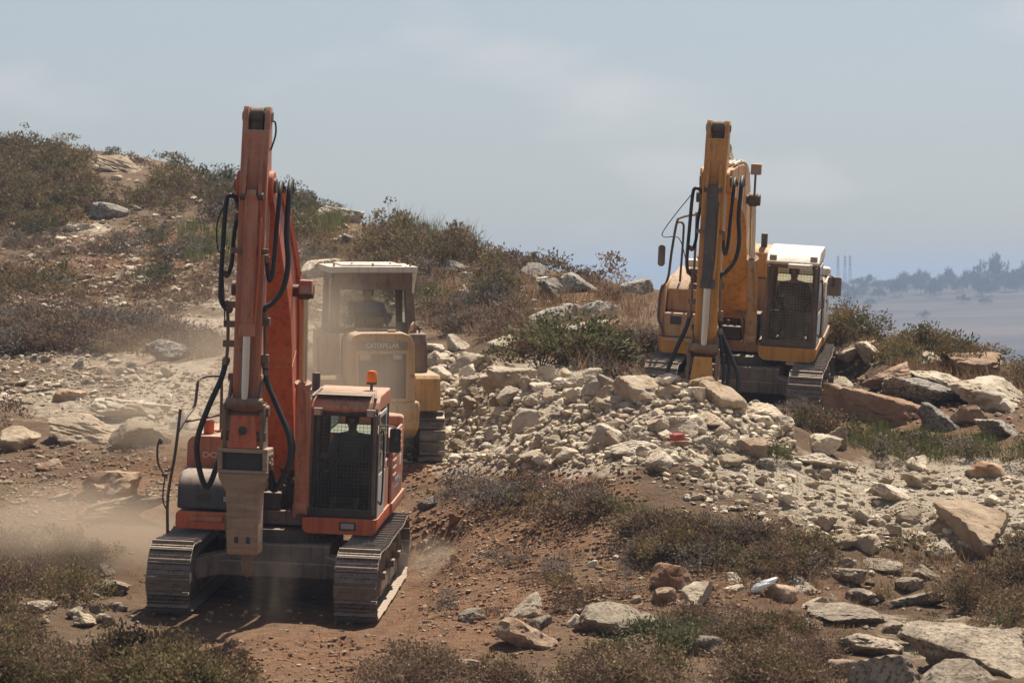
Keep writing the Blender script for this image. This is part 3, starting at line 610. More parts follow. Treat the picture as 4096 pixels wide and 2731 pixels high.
    b = MB(); b.tube([(xb + .02, my - .02, mz + .17), (xb + .16, my - .07, mz + .18), (xb + .26, my - .08, mz + .15), (xb + .28, my - .075, mz + .02), (xb + .27, my - .05, mz - .0)], .013, 7, 5); b.cyl((xb + .27, my - .09, mz - .0), (xb + .27, my - .045, mz - .0), .032, n=10); b.build('mirror_arm', M['dark_steel'], mr)
    if not yl:
        b = MB(); b.cyl((xb - .22, .35, zb + .055), (xb - .22, .35, zb + .15), .022, n=10); b.cyl((xb - .22, .35, zb + .15), (xb - .22, .35, zb + .185), .075, n=18); bc = b.build('beacon', M['dark_steel'], root)
        b = MB(); b.tube([(xb - .22, .35, zb + .186), (xb - .22, .35, zb + .22), (xb - .22, .35, zb + .31), (xb - .22, .35, zb + .345), (xb - .22, .35, zb + .352)], [.078, .082, .075, .055, .02], 20); b.build('beacon_dome', M['beacon'], bc)
        b = MB()     # sloping roof grille
        for (p, q) in (((xa + .03, ya + .05, zb + .03), (xb - .05, ya + .05, zb + .03)), ((xa + .10, ya + .52, zb + .105), (xb - .10, ya + .52, zb + .105)), ((xa + .03, ya + .05, zb + .03), (xa + .10, ya + .52, zb + .105)), ((xb - .05, ya + .05, zb + .03), (xb - .10, ya + .52, zb + .105)), ((xa + .2, ya - .02, zb - .06), (xb - .15, ya - .02, zb - .06))): b.bar(p, q, .035, .03)
        for k in range(1, 24): t = k / 24; b.tube([(xa + .03 + (xb - xa - .08) * t, ya + .05, zb + .035), (xa + .10 + (xb - xa - .2) * t, ya + .52, zb + .11)], .004, 4)
        b.build('roof_grille', M['brownframe'], root)
        b = MB(); b.box(xa + .08, xb - .12, ya + .07, ya + .45, zb + .061, zb + .066); b.build('roof_hatch', M['brownframe'], cab, .002)
        b = MB(); b.box(.86, 1.10, -.752, -.742, 1.09, 1.21); sl = b.build('headlight_frame', M['black'], root, .006); b = MB(); b.box(.885, 1.075, -.762, -.7525, 1.11, 1.19); b.build('headlight', M['lens'], sl, .004)
    else:
        b = MB(); b.prism_x([(ya - .10, zb - .22), (ya - .02, zb - .22), (ya - .02, zb - .13), (ya - .09, zb - .15)], xa + .42, xb - .12); b.build('lamp_bar', M['cream'], root, .015)
    # ---- boom
    C0, C1, C2 = Vector((0, -.30, 1.88)), Vector((0, *K['bend'])), Vector((0, *K['tip']))
    mid = [C0, C0.lerp(C1, .5) + Vector((0, -.10, .0)), C1, C1.lerp(C2, .5) + Vector((0, .0, .10)), C2]
    cl = catmull(mid, 6); nS = len(cl); up, lo = [], []
    for i, p in enumerate(cl):
        t = i / (nS - 1); tg = (cl[min(i + 1, nS - 1)] - cl[max(i - 1, 0)]).normalized(); nv = Vector((0, tg.z, -tg.y))
        if nv.y < 0: nv = -nv
        h = np.interp(t, [0, .12, .35, .5, .7, .9, 1], [.20, .30, .43, .47, .38, .25, .19]); up.append(p + nv * h); lo.append(p - nv * h)
    b = MB(); wd = lambda i: float(np.interp(i / (nS - 1), [0, .5, 1], [.29 * K['bw'], .27 * K['bw'], .225 * K['bw']])); x0 = K['x0']
    # the boom plane may be slewed a hair against the cab
    sl = lambda p, x: (x0 + x + (p.y + .3) * K['slew'], p.y, p.z)
    b.loft([[sl(up[i], -wd(i)), sl(up[i], wd(i)), sl(lo[i], wd(i)), sl(lo[i], -wd(i))] for i in range(nS)])
    b.cyl(sl(C0, -.30), sl(C0, .30), .19, n=24); b.cyl(sl(C2, -.24), sl(C2, .24), .185, n=24)
    boom = b.build('boom', pm, root, .014)
    for i_ in (8, 15, 20):
        b = MB(); b.loft([[sl(up[j], -wd(j) - .006), sl(up[j], wd(j) + .006), sl(lo[j], wd(j) + .006), sl(lo[j], -wd(j) - .006)] if False else [Vector(sl(q_, sx_)) + off for q_, sx_, off in ((up[j], -wd(j) - .006, Vector((0, .004, .004))), (up[j], wd(j) + .006, Vector((0, .004, .004))), (lo[j], wd(j) + .006, Vector((0, -.004, -.004))), (lo[j], -wd(j) - .006, Vector((0, -.004, -.004))))] for j in (i_, i_ + 0)][:1] + [[Vector(sl(q_, sx_)) + off + (up[i_ + 1] - up[i_]).normalized() * .022 for q_, sx_, off in ((up[i_], -wd(i_) - .006, Vector((0, .004, .004))), (up[i_], wd(i_) + .006, Vector((0, .004, .004))), (lo[i_], wd(i_) + .006, Vector((0, -.004, -.004))), (lo[i_], -wd(i_) - .006, Vector((0, -.004, -.004))))]])
        b.build('weld_seam', pd, boom)
    # boom rams left and right
    bq = C1 + Vector((0, K['boss'][0], K['boss'][1]))
    for s in (-1, 1):
        foot = Vector((x0 + s * .44, -.80, 1.42)); head = Vector((x0 + s * .44 + (bq.y + .3) * K['slew'], bq.y, bq.z)); md = foot.lerp(head, .56)
        b = MB(); b.cyl(foot, md, .105, n=20); b.cyl(md, md + (head - foot).normalized() * .07, .122, n=20); b.cyl(foot - Vector((.08, 0, 0)), foot + Vector((.08, 0, 0)), .13, n=16); rm = b.build('boom_ram', pd, root, .006)
        b = MB(); b.cyl(md, head, .056, n=16); b.build('ram_rod', M['chrome'], rm)
        b = MB(); b.cyl(head - Vector((.075, 0, 0)), head + Vector((.075, 0, 0)), .12, n=18); b.cyl(head + Vector((s * .076, 0, 0)), head + Vector((s * .13, 0, 0)), .105, n=18); b.build('ram_eye', M['dark_steel'], rm, .006)
        b = MB(); b.tube([foot + Vector((s * .02, -.10, .15)), foot.lerp(md, .5) + Vector((s * .08, -.10, 0)), md + Vector((s * .06, -.10, -.1)), md + Vector((0, -.10, -.02))], .02, 7, 4); b.build('ram_pipe', pd, rm)
    # boss through the boom, lamp beside it
    b = MB(); hp = Vector((0, bq.y, bq.z)); b.cyl(sl(hp, -.43), sl(hp, .43), .085, n=16); b.build('boom_pin', M['dark_steel'], boom)
    b = MB(); lx_ = .33; q = Vector(sl(hp, .47)) + Vector((0, -.14, .06 if not yl else .55)); b.box(q.x - .08, q.x + .10, q.y - .10, q.y + .06, q.z - .09, q.z + .10); lm = b.build('work_lamp', pd, boom, .012)
    b = MB(); b.box(q.x - .055, q.x + .075, q.y - .112, q.y - .101, q.z - .07, q.z + .03); b.build('lamp_glass', M['lens'], lm)
    if yl: b = MB(); b.cyl((q.x, q.y, q.z - .5), (q.x, q.y, q.z - .09), .02, n=8); b.build('lamp_stem', M['rust_steel'], lm)
    # pipes along the right upper edge of the boom
    for k, off in enumerate((.035, .085) if not yl else (-.10, -.02, .06)):
        b = MB(); pts = []
        for i in range(4, nS - 1, 2): nv = (up[i] - lo[i]).normalized(); pts.append(Vector(sl(up[i], wd(i) + (.03 if not yl else off - .1))) + nv * ((.03 - k * .11) if not yl else .05))
        b.tube(pts, .021 if not yl else .03, 8, 3)
        for p in pts[1::3]: b.box(p.x - .04, p.x + .035, p.y - .03, p.y + .03, p.z - .035, p.z + .035)
        b.build('hydraulic_pipe', pm if not yl else M['cream'], boom)
    # arm ram on top of the boom
    d_st = Vector((0, math.sin(R(K['arm_tilt'])), math.cos(R(K['arm_tilt'])))); n_st = Vector((0, d_st.z, -d_st.y))   # along the stick (up), and to its back
    O = C2 - d_st * 2.9 - n_st * .20
    xs = lambda p: x0 + (p.y + .3) * K['slew']
    def S(x, o, s): p = O + n_st * o + d_st * s; return Vector((xs(p) + x, p.y, p.z))
    hw_ = K['hw']; i0 = int(nS * .46); a0 = up[i0] + Vector((0, .05, .14)); a1 = S(0, .12, 3.78); a0 = Vector((xs(a0), a0.y, a0.z)); am = a0.lerp(a1, .60)
    b = MB(); b.cyl(a0, am, .115, n=20); b.cyl(am - (a1 - a0).normalized() * .05, am + (a1 - a0).normalized() * .04, .13, n=20); b.cyl(a0 - Vector((.11, 0, 0)), a0 + Vector((.11, 0, 0)), .12, n=16)
    for s in (-1, 1): b.prism_x([(a0.y - .2, a0.z - .38), (a0.y + .2, a0.z - .30), (a0.y + .06, a0.z + .08), (a0.y - .06, a0.z + .08)], a0.x + s * .13 - .02, a0.x + s * .13 + .02)
    ar = b.build('arm_ram', pm if not yl else M['cream'], boom, .006)
    b = MB(); b.cyl(am, a1, .06, n=16); b.build('ram_rod', M['chrome'] if not yl else M['rust_steel'], ar)
    b = MB(); b.cyl(a1 - Vector((hw_ - .085, 0, 0)), a1 + Vector((hw_ - .085, 0, 0)), .125, n=20); b.bar(a1 + Vector((0, 0, -.3)), a1, (hw_ - .09) * 2, .2); b.build('ram_eye', M['dark_steel'], ar, .01)  # dark block under the eye stands in for the shade between fork plates
    # ---- stick (arm)
    b = MB(); hw = K['hw']
    prof = [(0.0, -.13, .13), (.25, -.15, .15), (1.2, -.17, .24), (2.4, -.19, .40), (2.75, -.19, .42), (3.1, -.17, .38), (3.40, -.12, .30)]
    prof += [(3.60, -.09, .26)]
    b.loft([[S(-hw, f, s), S(hw, f, s), S(hw, k, s), S(-hw, k, s)] for s, f, k in prof])
    for sg in (-1, 1):
        top_ = [S(0, -.10, 3.35), S(0, .30, 3.35), S(0, .25, 3.80), S(0, .17, 3.90), S(0, .05, 3.91), S(0, -.03, 3.80)]
        b.loft([[p + Vector((sg * (hw - .035) + (-.001 if sg < 0 else .001) - .038, 0, 0)) for p in top_], [p + Vector((sg * (hw - .035) + (-.001 if sg < 0 else .001) + .038, 0, 0)) for p in top_]])
        b.loft([[S(sg * .10 - .022, -.24, 2.62), S(sg * .10 + .022, -.24, 2.62), S(sg * .10 + .022, -.185, 2.5), S(sg * .10 - .022, -.185, 2.5)], [S(sg * .10 - .022, -.33, 2.78), S(sg * .10 + .022, -.33, 2.78), S(sg * .10 + .022, -.185, 2.78), S(sg * .10 - .022, -.185, 2.78)],
                [S(sg * .10 - .022, -.20, 3.22), S(sg * .10 + .022, -.20, 3.22), S(sg * .10 + .022, -.15, 3.22), S(sg * .10 - .022, -.15, 3.22)]])
    arm = b.build('arm', pd if not yl else pm, root, .012)
    for (w_, o_, s_, r__) in ((hw + .02, .12, 3.78, .07), (.27, .20, 2.9, .095), (.15, -.28, 2.74, .05)): b = MB(); b.cyl(S(-w_, o_, s_), S(w_, o_, s_), r__, n=18); b.build('arm_pin', M['dark_steel'], arm)
    # tool ram in front of the stick
    bt, bb = K['ram']
    b = MB(); b.cyl(S(0, -.285, bt), S(0, -.27, bb), .088 if not yl else .10, n=20); b.cyl(S(0, -.27, bb - .06), S(0, -.27, bb + .09), .105 if not yl else .125, n=20); b.cyl(S(-.06, -.28, 2.74), S(.06, -.28, 2.74), .09, n=16)
    tr = b.build('tool_ram', pd if not yl else M['rubber_guard'], arm, .006)
    b = MB(); b.cyl(S(0, -.27, bb), S(0, -.26, .12), .05 if not yl else .062, n=16); b.build('ram_rod', M['chrome'], tr)
    b = MB(); b.tube([S(.12, -.22, 2.5), S(.13, -.30, 2.35), S(.12, -.30, 1.6), S(.09, -.30, bb + .1)], .018, 7, 4); b.build('ram_pipe', pm, tr)
    b = MB(); b.box(*sorted((S(-.24, 0, 0).x, S(.24, 0, 0).x)), S(0, -.23, 2.05).y, S(0, -.195, 2.05).y, S(0, 0, 2.02).z, S(0, 0, 2.09).z); b.build('pipe_clamp', M['rust_steel'], arm, .006)
    # links
    b = MB()
    for s in (-1, 1): b.bar(S(s * .20, .03, .42), S(s * .20, -.26, .10), .035, .12); b.bar(S(s * .255, -.26, .10), S(s * .255, -.20, -.36), .03, .11)
    b.cyl(S(-.235, -.26, .10), S(.235, -.26, .10), .075, n=18); b.cyl(S(-.25, .03, .42), S(.25, .03, .42), .05, n=14); b.build('tool_link', M['rust_steel'], arm, .01)
    # ---- hydraulic hammer
    ht = R(K['hammer_tilt']); hd = Vector((K['hammer_lean'], math.sin(ht), -math.cos(ht))).normalized(); hn = Vector((0, -math.cos(ht), -math.sin(ht)))  # down, front
    hO = S(0, 0, 0); HS = K['hammer_len']
    def Hm(x, f, h): p = hO + hd * (h * HS) + hn * f; return Vector((p.x + x, p.y, p.z))
    b = MB()
    for s in (-1, 1): b.loft([[Hm(s * .235 - .02, f, h) for f, h in ((-.16, -.10), (.12, -.14), (.30, .02), (.30, .50), (-.20, .50))], [Hm(s * .235 + .02, f, h) for f, h in ((-.16, -.10), (.12, -.14), (.30, .02), (.30, .50), (-.20, .50))]])
    b.cyl(Hm(-.30, 0, 0), Hm(.30, 0, 0), .075, n=18); b.cyl(Hm(-.29, .20, .34), Hm(.29, .20, .34), .06, n=16)
    bk = b.build('hammer_bracket', M['rust_steel'], root, .01)
    b = MB(); b.loft([[Hm(-.15, .24, .06), Hm(.15, .24, .06), Hm(.15, .27, .06), Hm(-.15, .27, .06)], [Hm(-.19, .28, .50), Hm(.19, .28, .50), Hm(.19, .31, .50), Hm(-.19, .31, .50)]]); fp_ = b.build('bracket_plate', pm, bk, .008)
    if not yl: b = MB(); b.cyl(Hm(-.0, .26, .26), Hm(0, .315, .26), .055, n=16); b.build('plate_hole', M['black'], fp_)
    b = MB()
    for (fa, fb, wa, wb, ha, hb) in ((.32, -.26, .32, .32, .505, .56), (.33, -.27, .32, .32, .80, .84)): b.loft([[Hm(-wa, fb, ha), Hm(wa, fb, ha), Hm(wa, fa, ha), Hm(-wa, fa, ha)], [Hm(-wb, fb, hb), Hm(wb, fb, hb), Hm(wb, fa, hb), Hm(-wb, fa, hb)]])
    for s in (-1, 1): b.loft([[Hm(s * .32 - s * .06, -.26, h), Hm(s * .32, -.26, h), Hm(s * .32, .32, h), Hm(s * .32 - s * .06, .32, h)] for h in (.561, .799)])
    hh = b.build('hammer_head', M['hammer'], root, .01)
    b = MB(); b.loft([[Hm(-.258, -.25, h), Hm(.258, -.25, h), Hm(.258, .22, h), Hm(-.258, .22, h)] for h in (.563, .797)]); b.build('hammer_core', M['black'], hh)
    for s in (-1, 1):
        for (f, h) in ((.12, .60), (-.08, .60), (.12, .74), (-.08, .74)): b = MB(); b.cyl(Hm(s * .321, f, h), Hm(s * .345, f, h), .032, n=6); b.build('bolt', M['rust_steel'], hh)
    b = MB(); rings = []
    for h, w_, f, k in ((.841, .315, .32, -.27), (.92, .30, .31, -.26), (1.10, .215, .28, -.22), (1.30, .205, .27, -.20), (1.92, .20, .24, -.19), (1.95, .185, .225, -.175)):
        rings.append([Hm(x, f_, h) for x, f_ in ((-w_, k), (w_, k), (w_, f), (-w_, f))])
    b.loft(rings); hb = b.build('hammer_body', M['hammer'], root, .022, 3)
    for x in (-.075, .075): b = MB(); b.loft([[Hm(x - .025, .236, h), Hm(x + .025, .236, h), Hm(x + .025, .262, h), Hm(x - .025, .262, h)] for h in (1.70, 1.79)]); b.build('slot', M['black'], hb, .008)
    b = MB(); b.tube([Hm(.03, 0, 1.94), Hm(.03, 0, 2.10), Hm(.03, 0, 2.22), Hm(.03, 0, 2.27)], [.075, .075, .055, .02], 16); b.build('chisel', M['rust_steel'], root)
    # ---- hoses
    def hose(nm, pts, r=.03, par=arm, mat=M['rubber']): 
        if r > .02:
            for p_, q_ in ((pts[0], pts[1]), (pts[-1], pts[-2])):
                fb = MB(); e_ = (Vector(q_) - Vector(p_)).normalized(); fb.cyl(Vector(p_) - e_ * .03, Vector(p_) + e_ * .07, r * 1.25, n=8); fb.cyl(Vector(p_) + e_ * .0, Vector(p_) + e_ * .025, r * 1.6, n=6); fb.build('hose_fitting', M['rust_steel'], par)
        mb = MB(); mb.tube(pts, r, 9, 7); return mb.build(nm, mat, par)
    hose('hose', [S(-.20, .05, 2.60), S(-.24, .02, 2.72), S(-.33, 0, 2.74), S(-.36, -.02, 2.6), S(-.375, -.05, 2.1), S(-.385, -.06, 1.5), S(-.33, -.06, 1.32), S(-.26, -.02, 1.28)], .03)
    hose('hose', [S(-.215, .08, 2.5), S(-.25, .06, 2.2), S(-.26, .04, 1.9), S(-.31, .04, 1.72), S(-.36, .02, 1.75)], .028)
    b = MB(); b.tube([S(-.30, -.02, 1.40), S(-.275, -.02, 1.1), S(-.27, -.02, .80), S(-.28, -.02, .62)], .022, 8, 4)
    for s in (1.1, .85, 1.35): b.box(S(-.33, 0, 0).x, S(-.168, 0, 0).x, S(0, -.05, s).y, S(0, .05, s).y, S(0, 0, s).z - .04, S(0, 0, s).z + .04)
    b.build('steel_pipe', M['rust_steel'], arm)
    hose('hose', [S(-.28, -.02, .64), S(-.33, -.06, .40), S(-.48, -.12, .02), S(-.60, -.14, -.38), S(-.58, -.10, -.72), S(-.46, -.05, -1.0), Hm(-.31, .10, .62)], .037)
    hose('hose', [S(.30, .75, 2.86), S(.30, .52, 2.95), S(.30, .36, 2.88), S(.30, .26, 2.70), S(.29, .14, 2.3), S(.28, .02, 1.85), S(.25, -.02, 1.68), S(.22, -.05, 1.76), S(.20, -.10, 1.98)], .03)
    hose('hose', [S(.40, .85, 2.86), S(.42, .62, 2.98), S(.42, .44, 2.92), S(.42, .32, 2.74), S(.42, .18, 2.3), S(.46, .10, 1.9), S(.42, .02, 1.60), S(.30, -.06, 1.40), S(.20, -.10, 1.32), S(.19, -.10, 1.2)], .036)
    b = MB(); b.tube([S(.20, -.06, 1.28), S(.21, -.06, 1.0), S(.22, -.04, .72), S(.22, -.03, .60)], .022, 8, 4)
    for s in (1.15, .68): b.box(S(.168, 0, 0).x, S(.27, 0, 0).x, S(0, -.09, s).y, S(0, .0, s).y, S(0, 0, s).z - .05, S(0, 0, s).z + .05)
    b.build('steel_pipe', M['rust_steel'], arm)
    hose('hose', [S(.22, -.03, .62), S(.27, -.06, .36), S(.42, -.12, .05), S(.58, -.18, -.30), S(.60, -.18, -.58), S(.50, -.10, -.86), S(.38, 0, -1.0), Hm(.30, .05, .66)], .037)
    if not yl:
        hose('hose', [S(.235, -.06, .5), S(.33, -.04, .18), S(.60, .0, -.30), S(.61, .05, -.62), S(.45, .05, -.98), Hm(.33, .12, .72)], .022)
        hose('cable', [S(-.36, -.02, 2.66), S(-.46, -.02, 2.4), S(-.45, -.02, 2.1), S(-.39, -.06, 1.95), S(-.35, -.06, 1.6), S(-.31, -.05, 1.1)], .010)
        hose('cable', [S(.19, .0, 3.72), S(.24, -.02, 3.70), S(.25, -.02, 3.55), S(.20, -.05, 3.35)], .012)
    else:
        hose('cable', [S(-.36, -.02, 2.66), S(-.62, -.02, 2.3), S(-.82, -.02, 1.98), S(-.78, -.02, 1.9), S(-.55, -.04, 1.9), S(-.42, -.06, 1.6), S(-.36, -.06, 1.3)], .008)
        hose('hose', [S(.24, -.10, .40), S(.30, -.16, .05), S(.36, -.20, -.35), S(.30, -.14, -.8), Hm(.28, .1, .7)], .03)
        hose('hose', [S(.26, -.06, .30), S(.42, -.02, -.15), S(.40, .02, -.5), Hm(.30, .0, .55)], .03)
    return root

EX1_LABEL = 'orange crawler excavator with a hydraulic hammer, raising dust in the foreground'
K1 = dict(style='orange', paint=M['orange'], paint_dusty=M['orange_dusty'], side=M['orange_dusty'], door=M['greywhite'], roof=M['orange_dusty'], cab_frame=M['black'], guard=M['brownframe'], wire=M['dark_steel'], glass=M['glass'],
          hw=.175, bw=1.05, x0=-.12, slew=-.045, bend=(-1.62, 4.42), tip=(-4.45, 6.05), boss=(-.12, .12), arm_tilt=2.6, ram=(2.74, 1.02), hammer_tilt=-3.0, hammer_lean=.03, hammer_len=.94)
ex1 = tag(excavator('excavator', EX1, K1), EX1_LABEL, 'excavator', 'crawler excavators with hammers')
K2 = dict(style='yellow', paint=M['yellow'], paint_dusty=M['yellow_dusty'], side=M['cream'], door=M['greywhite'], roof=M['cream'], cab_frame=M['brownpaint'], guard=M['brownframe'], wire=M['rust_steel'], glass=M['glass_clear'],
          hw=.188, bw=1.22, x0=-.25, slew=-.01, bend=(-2.05, 4.05), tip=(-5.25, 4.60), boss=(-.25, .02), arm_tilt=5.0, ram=(2.80, 1.15), hammer_tilt=-6.0, hammer_lean=0.0, hammer_len=.88)
ex2 = tag(excavator('excavator', EX2, K2), 'yellow crawler excavator with a white cab roof, standing above the rubble pile', 'excavator', 'crawler excavators with hammers')
# ------------------------------------------------------------------ track loader seen from behind
def track_loader(Mx):
    root = empty('track_loader', Mx)
    yf, yr, rf, zf = -1.15, 1.25, .39, .43
    path = track_path(yf, yr, rf, rf, zf, zf, .04)
    shoe = shoe_mesh(.46, .19, ((-.075, .012), (.078, .055)))
    for s in (-1, 1): make_track(root, s * .96, s, .46, path, 38, shoe, yf, yr, zf, zf, rf, rf, M['frame_steel'])
    b = MB(); b.box(-.70, .70, -1.35, 1.6, .45, 1.0); b.build('chassis', M['cat'], root, .02)
    # rear counterweight / bumper
    b = MB(); b.prism_x([(-2.02, .62), (-1.36, .40), (-1.36, 1.10), (-2.06, 1.10), (-2.12, .95)], -.66, .66); b.build('counterweight', M['cat'], root, .03)
    # engine hood
    prof = [(-.60, 1.10), (.60, 1.10), (.575, 2.12), (.50, 2.26), (.36, 2.30), (-.36, 2.30), (-.50, 2.26), (-.575, 2.12)]
    b = MB(); b.loft([[(x * k, y, z) for x, z in prof] for y, k in ((-2.05, .985), (-1.0, 1.0), (-.55, 1.0))]); hood = b.build('engine_hood', M['cat'], root, .02, 3)
    b = MB()
    for (x0, x1, z0, z1) in ((-.46, .46, 1.10, 1.16), (-.46, .46, 1.94, 2.0), (-.46, -.415, 1.161, 1.939), (.415, .46, 1.161, 1.939)): b.box(x0, x1, -2.10, -2.051, z0, z1)
    b.build('grille_frame', M['cat'], hood, .006)
    b = MB(); b.box(-.414, .414, -2.06, -2.052, 1.161, 1.939); b.build('grille_backing', M['dark_steel'], hood)
    # hexagonal perforated grille
    b = MB(); r = .021; dx, dz = r * 1.9, r * 1.65; row = 0; z = 1.175
    while z < 1.925:
        x = -.405 + (dx / 2 if row % 2 else 0)
        while x < .405:
            o_ = [(x + .0225 * math.cos(R(60 * k + 30)), z + .0225 * math.sin(R(60 * k + 30))) for k in range(6)]; i_ = [(x + .0140 * math.cos(R(60 * k + 30)), z + .0140 * math.sin(R(60 * k + 30))) for k in range(6)]
            b.add([(p[0], -2.082, p[1]) for p in o_ + i_], [(k, (k + 1) % 6, 6 + (k + 1) % 6, 6 + k) for k in range(6)]); x += dx
        z += dz; row += 1
    g = b.build('hexagon_grille', M['brownpaint'], hood); g['kind'] = 'stuff'
    b = MB(); b.box(-.44, .44, -2.094, -2.052, 2.02, 2.15); np_ = b.build('name_strip', M['brownpaint'], hood, .006)
    text_part('lettering', 'CATERPILLAR', .118, M['white_letter'], np_, (0.0, -2.097, 2.085), (R(90), 0, 0), .003, .80)
    for x in (-.30, .26):
        b = MB(); b.box(x - .095, x + .095, -2.14, -2.083, 1.83, 1.945); lf = b.build('rear_lamp', M['brownpaint'] if x > 0 else M['cat'], hood, .01)
        b = MB(); b.box(x - .07, x + .07, -2.148, -2.141, 1.85, 1.925); b.build('lamp_glass', M['lens'] if x > 0 else M['cat'], lf)
    b = MB(); b.cyl((.53, -2.07, 1.55), (.53, -2.04, 1.55), .035, n=14); b.build('reflector', plain('red_reflector', (.35, .05, .04), .3), hood)
    b = MB()
    for k in range(14): b.box(-.36 + k * .052, -.335 + k * .052, -1.55, -.9, 2.301, 2.322)
    for k in range(6): b.box(-.36, .365, -1.54 + k * .125, -1.52 + k * .125, 2.3225, 2.335)
    b.build('hood_vent', M['dark_steel'], hood)
    b = MB(); b.tube([(.20, -1.75, 2.301), (.20, -1.75, 2.345)], .075, 18); b.build('filler_cap', M['cat'], hood, .01)
    b = MB(); b.tube([(.52, -1.60, 2.27), (.58, -1.55, 2.42), (.64, -1.35, 2.44), (.62, -1.25, 2.30)], .018, 8, 4); b.build('grab_rail', M['cat'], hood)
    # tanks and fenders beside the hood
    for s in (-1, 1):
        b = MB(); b.prism_x([(-1.62, .90), (-.2, .90), (-.2, 1.53), (-1.55, 1.53), (-1.62, 1.46)], *sorted((s * .64, s * 1.09))); b.build('fender_tank', M['cat'], root, .015)
        b = MB(); b.prism_x([(-.90, 1.531), (.9, 1.531), (.9, 2.22), (-.75, 2.22), (-.9, 1.9)], *sorted((s * .62, s * .95))); sb = b.build('side_console', M['cat'] if s < 0 else M['brownpaint'], root, .02)
        b = MB(); b.box(*sorted((s * .951, s * .962)), -.5, .6, 1.62, 2.1); b.build('side_cover', M['cat'], sb, .01)
        if s < 0:
            b = MB(); b.box(-.90, -.72, -.93, -.901, 1.62, 1.95); b.build('access_door', M['cat'], sb, .01)
    # cab with roll-over frame
    b = MB(); posts = ((-.68, -.42), (.68, -.42), (-.68, 1.25), (.68, 1.25))
    for (x, y) in posts: b.bar((x * 1.06, y - (.06 if y < 0 else -.06), 1.55), (x * .97, y, 3.20), .17 if y < 0 else .12, .16)
    b.box(-.80, .80, -.52, -.40, 2.22, 2.33); b.box(-.74, .74, -.46, -.36, 3.06, 3.2)
    for s in (-1, 1): b.box(*sorted((s * .62, s * .76)), -.36, 1.25, 2.22, 2.34)
    cf = b.build('cab_frame', M['brownpaint'], root, .02)
    b = MB(); b.loft([[(-.80, -.62, z), (.80, -.62, z), (.80, 1.40, z), (-.80, 1.40, z)] for z in (3.30, 3.42)]); b.box(-.55, .55, -.40, 1.2, 3.421, 3.455)
    rf_ = b.build('cab_roof', M['cream'], root, .02)
    for (x, y) in ((-.7, -.5), (0, -.5), (.68, -.5), (-.7, 1.2), (.68, 1.2), (-.35, -.2), (.35, -.2)): b = MB(); b.cyl((x, y, 3.421), (x, y, 3.48), .022, n=8); b.build('roof_bolt', M['cat'], rf_)
    b = MB(); b.prism_x([(-.64, 3.31), (-.56, 3.30), (-.44, 3.02), (-.52, 3.0)], -.70, .70)
    hd = b.build('rear_visor', M['brownpaint'], root, .012)
    b = MB(); b.loft([[(.70, -.63, 3.30), (.79, -.60, 3.30), (.79, -.42, 3.30), (.70, -.42, 3.30)], [(.705, -.53, 2.95), (.74, -.52, 2.92), (.74, -.42, 2.92), (.705, -.42, 2.95)]]); b.build('visor_wing', M['cream'], hd, .01)
    b = MB(); b.box(-.72, .72, -.38, 1.3, 3.201, 3.299); b.build('headliner', M['black'], cf)
    for nm, pts in (('rear_window', [(-.60, -.42, 2.33), (.60, -.42, 2.33), (.58, -.42, 3.06), (-.58, -.42, 3.06)]), ('front_window', [(-.60, 1.25, 2.0), (.60, 1.25, 2.0), (.58, 1.25, 3.2), (-.58, 1.25, 3.2)]),
                    ('side_window', [(-.69, -.3, 2.34), (-.69, 1.2, 2.34), (-.67, 1.2, 3.2), (-.67, -.3, 3.2)]), ('side_window', [(.69, -.3, 2.34), (.69, 1.2, 2.34), (.67, 1.2, 3.2), (.67, -.3, 3.2)])):
        mb = MB(); mb.add(pts, [(0, 1, 2, 3)]); mb.build(nm, M['glass_clear'], cf)
    b = MB(); b.prism_x([(.05, 1.75), (.55, 1.75), (.55, 2.02), (.05, 2.05)], -.30, .26); b.prism_x([(.0, 2.0), (.12, 2.0), (.06, 2.55), (-.04, 2.55)], -.27, .23); b.build('driver_seat', M['seat'], cf, .04, 3)
    b = MB(); b.box(-.16, .22, -.34, -.14, 2.331, 2.50); b.build('seat_base', M['cat'], cf, .02)
    for s in (-1, 1): b = MB(); b.cyl((s * .38, .55, 2.1), (s * .40, .62, 2.45), .018, n=8); b.cyl((s * .40, .62, 2.45), (s * .40, .63, 2.53), .03, n=8); b.build('control_lever', M['black'], cf)
    b = MB(); b.tube([(-.36, -.25, 2.34), (-.36, -.25, 2.62)], .02, 8); b.prism_y(rrect(-.42, -.31, 2.60, 2.80, .05), -.27, -.24); b.build('interior_mirror', M['black'], cf)
    # exhaust stack, handrails, mirror on the left side
    b = MB(); b.tube([(-.83, -.38, 2.1), (-.86, -.45, 2.6), (-.86, -.40, 3.1), (-.82, -.3, 3.15)], .016, 7, 5); b.tube([(-.98, -.6, 1.54), (-1.0, -.65, 1.9), (-1.0, -.5, 2.15), (-.96, -.3, 2.1)], .02, 7, 5); b.build('handrail', M['brownpaint'], root)
    b = MB(); b.tube([(.80, -.46, 1.7), (.84, -.52, 2.0), (.84, -.5, 2.3), (.78, -.46, 2.35)], .018, 7, 5); b.cyl((.80, -.5, 2.3), (.90, -.5, 2.3), .02, n=8); b.build('grab_rail', M['black'], root)
    b = MB(); b.cyl((.62, -.55, 3.45), (.62, -.55, 3.58), .016, n=8); b.build('antenna_stub', M['dark_steel'], rf_)
    # lift arms and bucket at the front
    for s in (-1, 1): b = MB(); b.bar((s * .55, 1.2, 1.9), (s * .60, 2.3, 1.0), .16, .34); b.bar((s * .60, 2.3, 1.0), (s * .60, 2.9, .55), .16, .30); b.build('lift_arm', M['cat'], root, .02)
